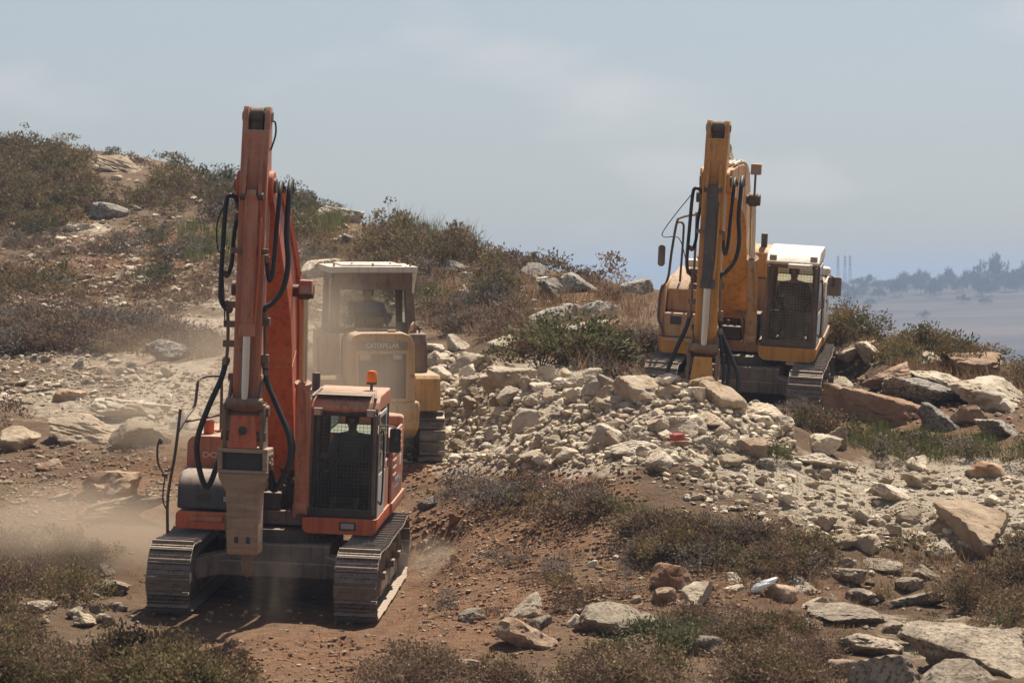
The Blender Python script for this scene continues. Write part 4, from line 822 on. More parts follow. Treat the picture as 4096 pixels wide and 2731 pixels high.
    b = MB(); pr = [(2.85, .95), (2.80, .40), (2.95, .12), (3.9, .06), (3.9, .09), (3.0, .16), (2.87, .42), (2.90, .95)]; b.prism_x(pr, -1.22, 1.22)
    for s in (-1, 1): b.prism_x([(2.85, .95), (2.80, .40), (2.95, .12), (3.85, .09), (3.4, .75)], *sorted((s * 1.221, s * 1.25)))
    b.build('bucket', M['cat'], root, .01)
    return root
loader = tag(track_loader(LOADER), 'dusty pale yellow track loader seen from behind, between the two excavators', 'track loader')

# ------------------------------------------------------------------ drivers
def skin(name, V, E, rad, mat, parent=None, sub=2):
    me = bpy.data.meshes.new(name); me.from_pydata(V, E, []); me.materials.append(mat); o = link(name, me, parent)
    md = o.modifiers.new('skin', 'SKIN'); md.use_smooth_shade = True
    lay = me.skin_vertices[0].data if len(me.skin_vertices) else None
    if lay is None:
        bm = bmesh.new(); bm.from_mesh(me); bm.verts.layers.skin.verify(); bm.to_mesh(me); bm.free(); lay = me.skin_vertices[0].data
    for i, r in enumerate(rad): lay[i].radius = (r, r) if isinstance(r, (int, float)) else r
    lay[0].use_root = True
    o.modifiers.new('sub', 'SUBSURF').levels = sub; o.modifiers['sub'].render_levels = sub
    return o
def driver(Mx, seat, label, shirt, cap, lean=0.0, scale=1.0, hands=((-.36, -.32, .30), (.36, -.32, .30))):
    """seated, facing -y; seat = point between hips"""
    V, E, Rr = [], [], []
    def chain(pts, start=None):
        prev = start
        for p in pts:
            V.append(p[:3]); Rr.append(p[3]); i = len(V) - 1
            if prev is not None: E.append((prev, i))
            prev = i
        return prev
    pel = chain([(0, 0, .08, .155)])
    sp = chain([(lean * .3, .03, .25, (.17, .125)), (lean * .7, .04, .42, (.185, .13))], pel); ch = chain([(lean, .02, .52, (.16, .11))], sp)
    nk = chain([(lean, .0, .60, .06), (lean, -.02, .66, .058)], ch)
    hd_ = chain([(lean, -.035, .715, (.072, .082)), (lean, -.04, .79, (.082, .098)), (lean, -.03, .865, (.072, .085)), (lean, -.02, .905, (.04, .05))], nk)
    chain([(lean, -.135, .765, .013)], hd_ - 2)                              # nose
    for s in (-1, 1): chain([(lean + s * .088, -.02, .785, .016)], hd_ - 2)   # ears
    arms = []
    for s, hnd in zip((-1, 1), hands):
        sh = chain([(lean + s * .20, .03, .50, .068)], ch); hx, hy, hz = hnd
        el = chain([(lean * .5 + s * .30, -.02, .25, .05)], sh); wr = chain([(hx, hy + .05, hz, .034)], el); palm = chain([(hx, hy - .02, hz + .01, .036)], wr)
        for k in range(4): chain([(hx + (k - 1.5) * .018, hy - .07, hz + .005 - .01 * abs(k - 1.5), .0095), (hx + (k - 1.5) * .017, hy - .095 + .006 * abs(k - 1.3), hz - .03, .0085)], palm)
        chain([(hx - s * .035, hy - .03, hz + .0, .010), (hx - s * .04, hy - .065, hz - .01, .009)], wr)
        arms.append((sh, el, wr))
    for s in (-1, 1): chain([(s * .10, -.03, .06, .10), (s * .16, -.42, .10, .075), (s * .16, -.50, -.28, .048), (s * .16, -.56, -.31, .042), (s * .16, -.66, -.33, .03)], pel)
    body = skin('person', V, E, Rr, M['skin'])
    body.matrix_world = Mx @ Matrix.Translation(seat) @ Matrix.Scale(scale, 4)
    tag(body, label, 'person', 'drivers inside the cabs')
    # shirt
    SV = [(lean * 0, 0, .10, .165), (lean * .3, .03, .25, (.185, .14)), (lean * .7, .04, .42, (.205, .148)), (lean, .02, .53, (.175, .125)), (lean, .0, .59, .075)]; SE = [(0, 1), (1, 2), (2, 3), (3, 4)]
    for s, hnd in zip((-1, 1), hands):
        i = len(SV); SV += [(lean + s * .20, .03, .51, .082), (lean * .5 + s * .30, -.02, .25, .064), ((lean * .5 + s * .30) * .3 + hnd[0] * .7, -.02 * .3 + (hnd[1] + .05) * .7, .25 * .3 + hnd[2] * .7, .05)]; SE += [(3, i), (i, i + 1), (i + 1, i + 2)]
    skin('shirt', [v[:3] for v in SV], SE, [v[3] for v in SV], shirt, body)
    TV = [(0, 0, .09, .165)]; TE = []
    for s in (-1, 1): i = len(TV); TV += [(s * .10, -.03, .06, .11), (s * .16, -.42, .10, .088), (s * .16, -.50, -.24, .065)]; TE += [(0, i), (i, i + 1), (i + 1, i + 2)]
    skin('trousers', [v[:3] for v in TV], TE, [v[3] for v in TV], M['trousers'], body)
    HV = [(lean, -.012, .815, (.092, .104)), (lean, -.01, .87, (.086, .10)), (lean, .0, .905, (.055, .065))]; HE = [(0, 1), (1, 2)]
    if cap: HV.append((lean, -.15, .845, (.06, .016))); HE.append((0, 3))
    else: HV.append((lean, .05, .76, (.075, .05))); HE.append((0, 3))
    skin('cap' if cap else 'hair', [v[:3] for v in HV], HE, [v[3] for v in HV], M['skin_dark'], body)
    for s in (-1, 1):
        mb = MB(); mb.tube([(lean + s * .034, -.130, .80), (lean + s * .034, -.121, .80)], [.010, .013], 8); mb.build('eye', M['skin_dark'], body)
    mb = MB(); mb.box(lean - .026, lean + .026, -.123, -.112, .722, .730); mb.build('mouth', M['skin_dark'], body, .002)
    return body
driver(EX1, (.88, .22, 1.74), 'driver in a grey-green shirt behind the wire guard of the orange excavator', M['shirt_teal'], True, .02, 1.08, ((-.35, -.20, .30), (.35, -.20, .30)))
driver(EX2, (.88, .22, 1.74), 'driver in a dark shirt behind the mesh guard of the yellow excavator', M['shirt_dark'], True, -.02, 1.08, ((-.35, -.20, .30), (.35, -.20, .30)))
driver(LOADER @ Matrix.Rotation(R(180), 4, 'Z'), (.0, -.30, 2.08), 'driver in a blue shirt seen from behind in the loader cab', M['shirt_blue'], False, .0, 1.15, ((-.40, -.30, .36), (.42, -.30, .36)))
# ------------------------------------------------------------------ rocks
def ico(sub):
    bm = bmesh.new(); bmesh.ops.create_icosphere(bm, subdivisions=sub, radius=1.0)
    v = np.array([p.co[:] for p in bm.verts]); f = np.array([[q.index for q in fc.verts] for fc in bm.faces]); bm.free(); return v, f
ICO = {k: ico(k) for k in (1, 2, 3, 4, 5)}
def n3(p, sc, seed):
    return (fbm(p[:, 0] * sc + 3.1, p[:, 1] * sc + p[:, 2] * sc * .77, seed, 3) + fbm(p[:, 1] * sc - 5.3, p[:, 2] * sc + p[:, 0] * sc * .61, seed + 9, 3)) * .5
def rock_shape(seed, sub, nplanes=11, soft=.05, rough=.06, pit=0.0):
    r_ = np.random.default_rng(seed); v, f = ICO[sub]; N = r_.normal(size=(nplanes, 3)); N /= np.linalg.norm(N, axis=1, keepdims=True)
    dd = r_.uniform(.34, .80, nplanes); cosv = v @ N.T; rad = np.where(cosv > .05, dd / np.maximum(cosv, .05), 9.0)
    srt = np.sort(rad, 1); rad = np.minimum(srt[:, 0], 1.0); k = np.clip((srt[:, 1] - srt[:, 0]) / .10, 0, 1)      # k -> 0 on the edges
    p = v * np.clip(rad, .25, 1.0)[:, None]; p *= (1 - soft * (1 - k) ** 2)[:, None]
    if sub >= 2:
        p = p * (1 + rough * 1.3 * n3(p, 2.4, seed) + rough * n3(p, 6.0, seed + 3) + (rough * .55 * n3(p, 15.0, seed + 4) if sub > 3 else 0))[:, None]
        st = np.abs(n3(p * np.array([1, 1, 2.4]), 2.6, seed + 7)); p = p * (1 - rough * 1.1 * np.clip(1 - st * 9, 0, 1))[:, None]     # cracks
        if pit: p = p * (1 - pit * np.clip(n3(p, 5.5, seed + 5) * 3 - .1, 0, 1))[:, None]
    p = p - (p.max(0) + p.min(0)) / 2; p = p / (np.abs(p).max(0))
    return p, f
def rock_mat(name, light, dark, stain, amt, sc=2.2, s0=.50, s1=.74):
    m = bpy.data.materials.new(name); n, l, bs = nodes_of(m)
    oi = n.new('ShaderNodeObjectInfo'); tc = n.new('ShaderNodeTexCoord'); ad = n.new('ShaderNodeVectorMath'); ad.operation = 'ADD'
    geo = n.new('ShaderNodeNewGeometry'); l.new(geo.outputs['Position'], ad.inputs[0])
    a = n.new('ShaderNodeTexNoise'); a.inputs['Scale'].default_value = sc; a.inputs['Detail'].default_value = 9; a.inputs['Roughness'].default_value = .68; l.new(ad.outputs[0], a.inputs['Vector'])
    b = n.new('ShaderNodeTexNoise'); b.inputs['Scale'].default_value = sc * 7; b.inputs['Detail'].default_value = 6; b.inputs['Roughness'].default_value = .7; l.new(ad.outputs[0], b.inputs['Vector'])
    c = mixc(n, l, ramp(n, l, a.outputs['Fac'], .36, .58).outputs[0], dark, light)
    c = mixc(n, l, ramp(n, l, b.outputs['Fac'], s0, s1, (0, 0, 0, 1), (amt, amt, amt, 1)).outputs[0], c, stain)
    v = n.new('ShaderNodeHueSaturation'); rnd = mathn(n, l, 'FRACT', mathn(n, l, 'ADD', oi.outputs['Random'], geo.outputs['Random Per Island']))
    c = mixc(n, l, ramp(n, l, mathn(n, l, 'FRACT', mathn(n, l, 'MULTIPLY', rnd, 7.3)), .62, 1.0, (0, 0, 0, 1), (.42, .42, .42, 1)).outputs[0], c, stain)
    l.new(mathn(n, l, 'ADD', mathn(n, l, 'MULTIPLY', rnd, .45), .72), v.inputs['Value']); l.new(c, v.inputs['Color'])
    l.new(v.outputs[0], bs.inputs['Base Color']); bs.inputs['Roughness'].default_value = .92; bs.inputs['Specular IOR Level'].default_value = .2
    bump(n, l, bs, mathn(n, l, 'ADD', a.outputs['Fac'], mathn(n, l, 'MULTIPLY', b.outputs['Fac'], .5)), .95, .075)
    return m
M['lime'] = rock_mat('pale_limestone', (.72, .62, .48), (.46, .365, .26), (.30, .185, .10), .55)
M['tan'] = rock_mat('tan_limestone', (.50, .405, .29), (.33, .245, .165), (.27, .15, .08), .55)
M['grey'] = rock_mat('weathered_grey_limestone', (.50, .445, .37), (.24, .21, .17), (.055, .048, .042), .9, 2.6, .47, .62)
M['red'] = rock_mat('red_stained_limestone', (.46, .33, .225), (.27, .145, .08), (.18, .08, .04), .6)
M['clod'] = rock_mat('red_earth_clod', (.40, .235, .14), (.25, .13, .07), (.16, .075, .04), .5, 3.0)
M['bed'] = rock_mat('dark_weathered_bedrock', (.46, .375, .28), (.25, .195, .14), (.07, .055, .042), .85, 2.6, .48, .63)
def mesh_of(name, p, f, mat, sharp=32, smooth=True):
    me = bpy.data.meshes.new(name); me.from_pydata(p.tolist(), [], f.tolist())
    if smooth: me.shade_smooth(); me.set_sharp_from_angle(angle=R(sharp))
    me.materials.append(mat); return me
PROTO = {}
def rock_proto(kind, i):
    k = (kind, i)
    if k not in PROTO:
        if kind == 'grey': p, f = rock_shape(500 + i, 5, 10, .07, .19, .20)
        elif kind == 'slab': p, f = rock_shape(700 + i, 5, 12, .04, .08)
        else: p, f = rock_shape(300 + i * 7 + len(kind), 4, 11, .05, .08)
        PROTO[k] = (p, f)
    return PROTO[k]
RMESH = {}
def rock_mesh(kind, i, mk):
    key = (kind, i, mk)
    if key not in RMESH: p, f = rock_proto(kind, i); RMESH[key] = mesh_of('boulder', p, f, M[mk])
    return RMESH[key]
ROCKS_XY = []; RELABEL = []
def put_rock(px, py, wpx, label, mk='lime', kind='block', group=None, hr=.62, dr=.8, tilt=0, rot=None, i=None, name='boulder', sink=.33, cat='rock'):
    """stands on the ground that shows at this place in the photo; wpx = width there"""
    g = ground_at(px, py)
    if g is None: return None
    P, d = g; w = wpx / FPX * d / 2; i = random.randrange(9) if i is None else i
    o = link(name, rock_mesh(kind, i, mk)); rot = random.uniform(0, 6.28) if rot is None else R(rot)
    sx, sy, sz = w * 1.0, w * dr * 1.05, w * hr * 1.05
    o.matrix_world = Matrix.Translation((P.x, P.y + sy * .5, P.z + sz * (1 - sink * 2))) @ Matrix.Rotation(R(tilt), 4, 'Y') @ Matrix.Diagonal((sx, sy, sz, 1)) @ Matrix.Rotation(rot, 4, 'Z')
    ROCKS_XY.append((px, py, wpx, d, hr)); o['px'] = px; tag(o, label, cat, group); return o
# named boulders (place, width, what it looks like)
B = [
 (596, 397, 34, 'upright pyramid boulder on the crest of the rubble pile', 'lime', 'block', .80, 0),
 (642, 402, 56, 'broad grey-white boulder topping the rubble pile before the yellow hammer', 'lime', 'block', .62, 8),
 (608, 398, 26, 'rounded boulder tucked behind the pyramid boulder on the rubble crest', 'tan', 'block', .7, 0),
 (722, 408, 52, 'tan flat-faced boulder right of the yellow hammer tip', 'tan', 'block', .62, 14),
 (702, 396, 34, 'dark mottled boulder leaning on the tan boulder by the hammer', 'red', 'block', .62, -10),
 (668, 398, 34, 'small boulder between the two biggest crest boulders', 'tan', 'block', .55, 0),
 (728, 388, 34, 'long tan stone lying right under the yellow hammer', 'tan', 'slab', .42, -20),
 (519, 388, 74, 'large white sloping slab on the left crest of the rubble pile', 'lime', 'slab', .46, 22),
 (461, 349, 26, 'pale pointed boulder right of the loader cab', 'lime', 'block', .85, 0),
 (507, 350, 40, 'flat-topped white boulder beside the green bush', 'lime', 'block', .5, 6),
 (474, 372, 44, 'pale boulder with brown soil beside the loader hood', 'lime', 'block', .62, 0),
 (439, 365, 30, 'yellowish boulder directly right of the loader hood', 'tan', 'block', .55, 10),
 (433, 350, 26, 'white boulder half hidden behind the loader cab', 'lime', 'slab', .5, 25),
 (529, 430, 32, 'grey egg-shaped boulder low in the rubble pile', 'lime', 'block', .92, 10),
 (770, 424, 66, 'white slab sloping down the right end of the rubble pile', 'lime', 'slab', .40, 28),
 (748, 457, 40, 'grey rounded boulder at the right foot of the rubble pile', 'tan', 'block', .68, 6),
 (735, 466, 34, 'brown flat boulder in front of the grey rounded boulder', 'tan', 'block', .5, 0),
 (705, 426, 48, 'flat white boulder in the middle right of the rubble pile', 'lime', 'slab', .42, 15),
 (683, 436, 52, 'blocky cream boulder above the red painted stone', 'lime', 'block', .48, 0),
 (634, 455, 46, 'long cream stone lying at the foot of the rubble pile', 'lime', 'slab', .42, -14),
 (610, 446, 46, 'rounded cream boulder above the long cream stone', 'lime', 'block', .55, -8),
 (660, 468, 30, 'pointed cream boulder at the foot of the rubble', 'lime', 'block', .82, 0),
 (766, 470, 22, 'small grey stone beside the grey bush', 'grey', 'block', .7, 0),
 (977, 543, 106, 'huge wedge boulder sloping down in the right bank', 'tan', 'block', .52, 24),
 (871, 550, 38, 'whitish boulder at the lower edge of the right bank', 'lime', 'block', .62, 0),
 (846, 550, 24, 'round grey boulder at the lower edge of the right bank', 'tan', 'block', .9, 0),
 (941, 533, 30, 'brown holed boulder leaning on the huge wedge boulder', 'red', 'block', .85, 0),
 (912, 524, 30, 'tan boulder left of the brown holed boulder', 'tan', 'block', .8, 12),
 (940, 558, 30, 'cream block below the brown holed boulder', 'lime', 'block', .75, 0),
 (893, 500, 48, 'long grey slab sliding down the middle of the right bank', 'lime', 'slab', .40, 26),
 (920, 486, 40, 'pair-edged cream boulder at the top of the right bank', 'tan', 'slab', .5, 22),
 (985, 477, 46, 'dark-faced boulder on the upper edge of the right bank', 'red', 'block', .48, 8),
 (920, 470, 30, 'pale triangular boulder at the top of the right bank', 'lime', 'block', .7, 0),
 (822, 452, 42, 'cracked white block right of the rubble pile', 'lime', 'block', .62, 0),
 (838, 448, 20, 'upright flake of stone beside the cracked white block', 'tan', 'block', 1.5, 8),
 (818, 470, 46, 'low pale slab below the cracked white block', 'lime', 'slab', .42, 8),
 (882, 425, 104, 'long red-brown and white slab right of the yellow excavator', 'red', 'slab', .42, 12),
 (915, 404, 90, 'sloping grey slab behind the red-brown slab', 'grey', 'slab', .40, 16),
 (942, 394, 72, 'white flat slab in the ledge right of the yellow excavator', 'lime', 'slab', .40, 14),
 (889, 385, 60, 'brown-topped slab at the upper ledge', 'red', 'slab', .42, -12),
 (852, 365, 56, 'long tan slab just right of the yellow excavator track', 'tan', 'slab', .38, -8),
 (872, 362, 40, 'white rough boulder above the long tan slab', 'lime', 'block', .6, 10),
 (1000, 408, 96, 'thick cream slab with a dark underside at the right edge', 'lime', 'slab', .46, 10),
 (985, 374, 100, 'broad brown slab on the skyline at the right edge', 'red', 'slab', .34, 12),
 (950, 428, 52, 'grey boulder below the sloping ledge slabs', 'grey', 'block', .60, 8),
 (970, 424, 48, 'dark red boulder in the middle of the ledge', 'red', 'block', .6, 6),
 (1000, 436, 56, 'low grey rock near the right edge of the ledge', 'grey', 'slab', .42, 10),
 (930, 366, 30, 'pale stone under the bare skyline shrub', 'lime', 'block', .7, 0),
 (838, 395, 36, 'white stone against the right track of the yellow excavator', 'lime', 'block', .8, 0),
 (453, 276, 38, 'grey-white boulder on the slope right of the loader roof', 'grey', 'block', .55, 20),
 (540, 278, 48, 'long white boulder near the skyline on the middle hill', 'grey', 'slab', .42, 25),
 (522, 262, 22, 'white rock poking from the skyline shrubs', 'lime', 'block', .6, 20),
 (579, 292, 44, 'grey boulder right of the long hill boulder', 'grey', 'block', .52, 20),
 (556, 297, 44, 'white boulder in front of the long hill boulder', 'grey', 'slab', .5, 22),
 (638, 292, 34, 'single boulder on the skyline left of the yellow excavator', 'grey', 'block', .68, 12),
 (553, 325, 50, 'large grey boulder at the left of the hill rock heap', 'grey', 'block', .58, 0),
 (580, 318, 26, 'middle boulder of the hill rock heap', 'grey', 'block', .8, 0),
 (598, 322, 36, 'tall leaning boulder at the right of the hill rock heap', 'grey', 'block', .9, 20),
 (575, 326, 24, 'small front boulder of the hill rock heap', 'grey', 'block', .6, 0),
 (598, 331, 78, 'flat white slab below the hill rock heap', 'lime', 'slab', .22, 2),
 (107, 217, 42, 'grey-white boulder high on the left hillside', 'grey', 'block', .5, 18),
 (84, 231, 40, 'flat pale rock below the high left boulder', 'lime', 'slab', .28, 5),
 (121, 172, 56, 'pale rock outcrop on the left skyline', 'tan', 'slab', .40, 18),
 (336, 222, 42, 'white boulder on the skyline right of the orange boom', 'lime', 'slab', .5, 10),
 (318, 214, 34, 'rounded rock touching the orange boom on the skyline', 'grey', 'block', .7, 10),
 (322, 276, 48, 'white streaked boulder left of the loader roof', 'lime', 'block', .7, 30),
 (348, 242, 20, 'small white rock above the loader roof', 'grey', 'block', .6, 0),
 (170, 360, 44, 'pale boulder in the dark scrub of the left slope', 'grey', 'block', .55, 14),
 (150, 352, 20, 'small grey boulder left of the pale scrub boulder', 'grey', 'block', .55, 0),
 (63, 402, 40, 'brown-topped boulder in the left scree', 'red', 'block', .42, 0),
 (18, 450, 48, 'dark shaded boulder at the left edge', 'tan', 'block', .7, 0),
 (85, 440, 84, 'low white outcrop on the left slope', 'lime', 'slab', .42, 10),
 (125, 420, 70, 'crumbling white ledge above the cut in the left slope', 'lime', 'slab', .40, 8),
 (140, 445, 60, 'broken cream rock face behind the orange handrail', 'tan', 'block', .55, 10),
 (190, 430, 44, 'white rock beside the orange handrail', 'lime', 'block', .62, 8),
 (112, 520, 80, 'smooth sloping slab left of the orange tracks', 'tan', 'slab', .34, -10),
 (112, 497, 60, 'red-brown block behind the smooth sloping slab', 'red', 'block', .6, 0),
 (92, 500, 34, 'dark split boulder left of the red-brown block', 'red', 'block', .7, 0),
 (108, 594, 40, 'flat grey boulder left of the orange front track', 'grey', 'block', .48, 6),
 (118, 610, 20, 'small grey stone below the flat grey boulder', 'grey', 'block', .6, 0),
 (108, 575, 18, 'round grey stone above the flat grey boulder', 'grey', 'block', .9, 0),
 (50, 470, 30, 'brown stone on the lower left slope', 'red', 'block', .55, 0),
 (60, 500, 26, 'flat pale stone on the lower left slope', 'lime', 'slab', .35, -12),
 (85, 625, 26, 'leaning flat stone in the lower left scree', 'tan', 'slab', .6, 30),
 (40, 610, 34, 'grey stone among the lower left shrubs', 'grey', 'block', .45, 12),
 (672, 590, 44, 'rust-red hollow boulder in the foreground', 'red', 'block', .72, 12),
 (697, 606, 42, 'white and red boulder right of the rust-red boulder', 'lime', 'block', .85, 8),
 (662, 604, 26, 'small orange-tan boulder below the rust-red boulder', 'red', 'block', .85, 0),
 (620, 632, 88, 'grey pitted boulder beside the green foreground shrub', 'grey', 'block', .42, 6),
 (520, 618, 42, 'white wedge rock on the red bank', 'lime', 'block', .55, -20),
 (526, 645, 72, 'big rust-stained rock under the white wedge rock', 'red', 'block', .5, 10),
 (472, 622, 28, 'pale stone left of the white wedge rock', 'grey', 'block', .7, 0),
 (542, 630, 24, 'grey stone right of the white wedge rock', 'grey', 'block', .8, 20),
 (464, 668, 34, 'white stone at the bottom edge of the dirt track', 'lime', 'block', .4, 0),
 (706, 655, 42, 'grey pitted rock right of the green foreground shrub', 'grey', 'block', .62, 0),
 (985, 672, 170, 'large weathered bedrock outcrop in the lower right corner', 'grey', 'block', .34, 10),
 (880, 655, 76, 'grey bedrock ledge left of the corner outcrop', 'grey', 'slab', .36, 4),
 (930, 640, 60, 'pitted rock step left of the corner outcrop', 'grey', 'block', .40, 6),
 (1012, 638, 46, 'upper pitted step of the corner outcrop', 'grey', 'block', .36, 10),
 (960, 690, 90, 'lower lip of the corner outcrop at the bottom edge', 'grey', 'block', .40, -6),
 (900, 632, 40, 'small grey hump between bedrock ledge and pitted step', 'grey', 'block', .42, 0),
 (890, 684, 84, 'rounded bedrock hump at the bottom edge', 'grey', 'block', .52, 14),
 (843, 622, 96, 'low pale bedrock sheet behind the foreground shrubs', 'grey', 'slab', .20, 3),
 (845, 677, 34, 'small tan boulder left of the bedrock hump', 'tan', 'block', .7, 0),
 (924, 606, 56, 'dark pitted rock above the corner outcrop', 'grey', 'block', .36, 4),
 (906, 590, 32, 'smooth grey rock below the dry scrub at right', 'grey', 'block', .5, 0),
 (925, 578, 40, 'long grey rock slanting in the right scrub', 'grey', 'slab', .42, 20),
 (800, 592, 34, 'grey boulder right of the plastic bag', 'grey', 'block', .62, 0),
 (845, 580, 46, 'low pitted rock in the right foreground grass', 'grey', 'slab', .35, 0),
 (885, 572, 60, 'flat grey rock shelf in the right foreground grass', 'grey', 'slab', .25, 3),
 (732, 583, 24, 'pale stone left of the plastic bag', 'lime', 'block', .5, 0),
 (734, 592, 22, 'smaller pale stone below the bag', 'lime', 'block', .45, 0),
 (782, 601, 34, 'dark brown boulder below the plastic bag', 'red', 'block', .6, 10),
 (816, 608, 30, 'brown-grey stone in the foreground grass', 'tan', 'block', .5, 0),
 (858, 603, 34, 'pitted grey stone in the right foreground grass', 'grey', 'block', .5, 8),
 (428, 510, 24, 'grey stone in the scrub right of the orange excavator', 'grey', 'block', .8, 0),
 (458, 522, 16, 'red stone in the scrub right of the orange excavator', 'red', 'block', .7, 0),
 (418, 522, 14, 'small orange stone beside the right track of the orange excavator', 'red', 'block', .6, 0),
]
for k, (px, py, w, lab, mk, kind, hr, tilt) in enumerate(B):
    if mk == 'grey' and py > 560: mk = 'bed'
    put_rock(px, py, w, lab, mk, kind, None, hr, .8 if kind == 'block' else 1.0, tilt, None, k % 9)
NAMED = list(ROCKS_XY)
# repeats: stones one can count in the pile and the bank
def inside(poly, x, y):
    c = False; j = len(poly) - 1
    for i in range(len(poly)):
        if (poly[i][1] > y) != (poly[j][1] > y) and x < (poly[j][0] - poly[i][0]) * (y - poly[i][1]) / (poly[j][1] - poly[i][1]) + poly[i][0]: c = not c
        j = i
    return c
def sample(poly, n):
    xs = [p[0] for p in poly]; ys = [p[1] for p in poly]; out = []
    while len(out) < n:
        x, y = random.uniform(min(xs), max(xs)), random.uniform(min(ys), max(ys))
        if inside(poly, x, y): out.append((x, y))
    return out
PILE = [(440, 350), (480, 365), (530, 380), (590, 378), (650, 380), (740, 395), (790, 430), (800, 458), (700, 470), (600, 466), (540, 470), (440, 462), (420, 420)]
BANK = [(640, 475), (760, 465), (830, 465), (930, 470), (1024, 472), (1170, 475), (1170, 548), (1000, 548), (900, 552), (840, 548), (760, 525), (690, 505)]
LEFT = [(-60, 340), (60, 350), (200, 375), (330, 300), (330, 340), (225, 440), (60, 400), (-60, 420)]
LEFTLOW = [(-60, 455), (160, 440), (180, 500), (60, 530), (-60, 520)]
REDG = [(400, 520), (640, 500), (720, 560), (760, 600), (620, 610), (420, 640), (420, 560)]
LEFTBOT = [(50, 570), (120, 560), (140, 620), (150, 650), (90, 650), (40, 620)]
FORE = [(560, 570), (700, 560), (900, 565), (900, 640), (760, 630), (560, 640)]
UPPER = [(60, 235), (220, 240), (240, 300), (60, 320), (-60, 300)]
for poly, n_, wr, mks, lab, grp in (
        (PILE, 145, (9, 27), ('lime', 'lime', 'lime', 'tan'), 'loose pale stone in the rubble pile before the yellow excavator', 'stones of the rubble pile'),
        (BANK, 65, (8, 22), ('lime', 'tan', 'tan'), 'loose pale stone in the gravelly bank at right', 'stones of the right bank'),
        (LEFT, 36, (7, 16), ('lime', 'tan', 'grey'), 'loose stone in the scree of the left slope', 'stones of the left scree'), (LEFTBOT, 24, (8, 20), ('bed', 'tan', 'bed'), 'grey stone left of the orange front track', 'stones left of the front track'),
        (FORE, 30, (7, 18), ('bed', 'lime', 'red', 'tan'), 'loose stone in the right foreground', 'stones of the right foreground')):
    pts = sample(poly, n_)
    for (x, y) in pts:
        mk, kd, w_ = random.choice(mks), random.choice(('block', 'block', 'slab')), wr[0] + (wr[1] - wr[0]) * random.random() ** 2.0
        o = put_rock(x, y, w_, lab, mk, kd, grp, random.uniform(.55, .9), random.uniform(.7, 1.1), random.uniform(-25, 25), name='stone', sink=.18)
        if o: RELABEL.append((o, x, ('small' if w_ < 12 else 'middling' if w_ < 17 else 'large') + {'lime': ' cream', 'tan': ' tan', 'grey': ' grey', 'bed': ' grey', 'red': ' reddish'}[mk] + (' blocky' if kd == 'block' else ' flat') + ' stone', {id(PILE): 'in the rubble pile', id(BANK): 'in the right bank', id(LEFT): 'in the scree of the left slope', id(LEFTBOT): 'left of the orange front track', id(FORE): 'in the right foreground'}[id(poly)]))
# the rest: rubble too plentiful to count, real geometry in a few meshes
LOWR = []
for k in range(14): p, f = rock_shape(900 + k, 1, 8, 0.0, 0); LOWR.append((p * .9, f))
LOWR2 = []
for k in range(10): p, f = rock_shape(950 + k, 2, 9, 0.02, .05); LOWR2.append((p, f))
def scatter(name, label, specs, mat, lib):
    VV, FF, off = [], [], 0
    for poly, n_, (w0, w1), pw in specs:
        for (x, y) in sample(poly, n_):
            g = ground_at(x, y)
            if g is None: continue
            P, d = g; w = (w0 + (w1 - w0) * random.random() ** pw) / FPX * d / 2
            p, f = lib[random.randrange(len(lib))]
            S_ = np.diag([w * random.uniform(.8, 1.3), w * random.uniform(.8, 1.3), w * random.uniform(.5, .9)])
            Rm = np.array(Matrix.Rotation(random.uniform(0, 6.28), 3, 'Z') @ Matrix.Rotation(random.uniform(-.5, .5), 3, 'X'))
            q = p @ S_ @ Rm.T + np.array([P.x, P.y, P.z + w * .18]); VV.append(q); FF.append(f + off); off += len(q)
    me = mesh_of(name, np.concatenate(VV), np.concatenate(FF), mat, 30)
    return tag(link(name, me), label, None, None, 'stuff')
HILLALL = [(-60, 210), (100, 190), (225, 235), (330, 250), (440, 290), (600, 300), (600, 330), (440, 325), (330, 330), (200, 320), (-60, 320)]
GROUND_ALL = [(-120, 690), (-120, 300), (330, 300), (440, 470), (640, 470), (700, 480), (1150, 560), (1150, 690)]
scatter('rubble', 'pale limestone rubble covering the pile and the right bank', [(PILE, 2300, (3, 12), 2.2), (BANK, 1700, (2.0, 11), 3.4), (LEFT, 700, (3, 10), 2.5), (UPPER, 260, (3, 12), 2.2), ([(300, 215), (440, 250), (600, 290), (600, 325), (440, 300), (300, 262)], 170, (3, 14), 2.2), ([(0, 160), (215, 190), (215, 225), (0, 235)], 70, (3, 12), 2), ([(420, 380), (480, 380), (500, 465), (400, 465)], 350, (2.5, 8), 2), ([(330, 230), (330, 330), (410, 330), (410, 250)], 60, (3, 9), 2)], M['lime'], LOWR2)
scatter('gravel', 'small tan stones strewn over the hillside', [(PILE, 2600, (1.5, 4), 1.5), (BANK, 5500, (.8, 2.6), 1.5), (LEFT, 2200, (1.5, 5), 1.8), (LEFTLOW, 700, (2, 8), 2), (UPPER, 1100, (1.5, 8), 2), (GROUND_ALL, 3200, (1.5, 7), 2.2), (REDG, 900, (1.5, 6), 2), (HILLALL, 1600, (1.5, 6), 2), ([(820, 360), (1100, 380), (1100, 440), (830, 420)], 500, (2, 9), 2)], M['tan'], LOWR)
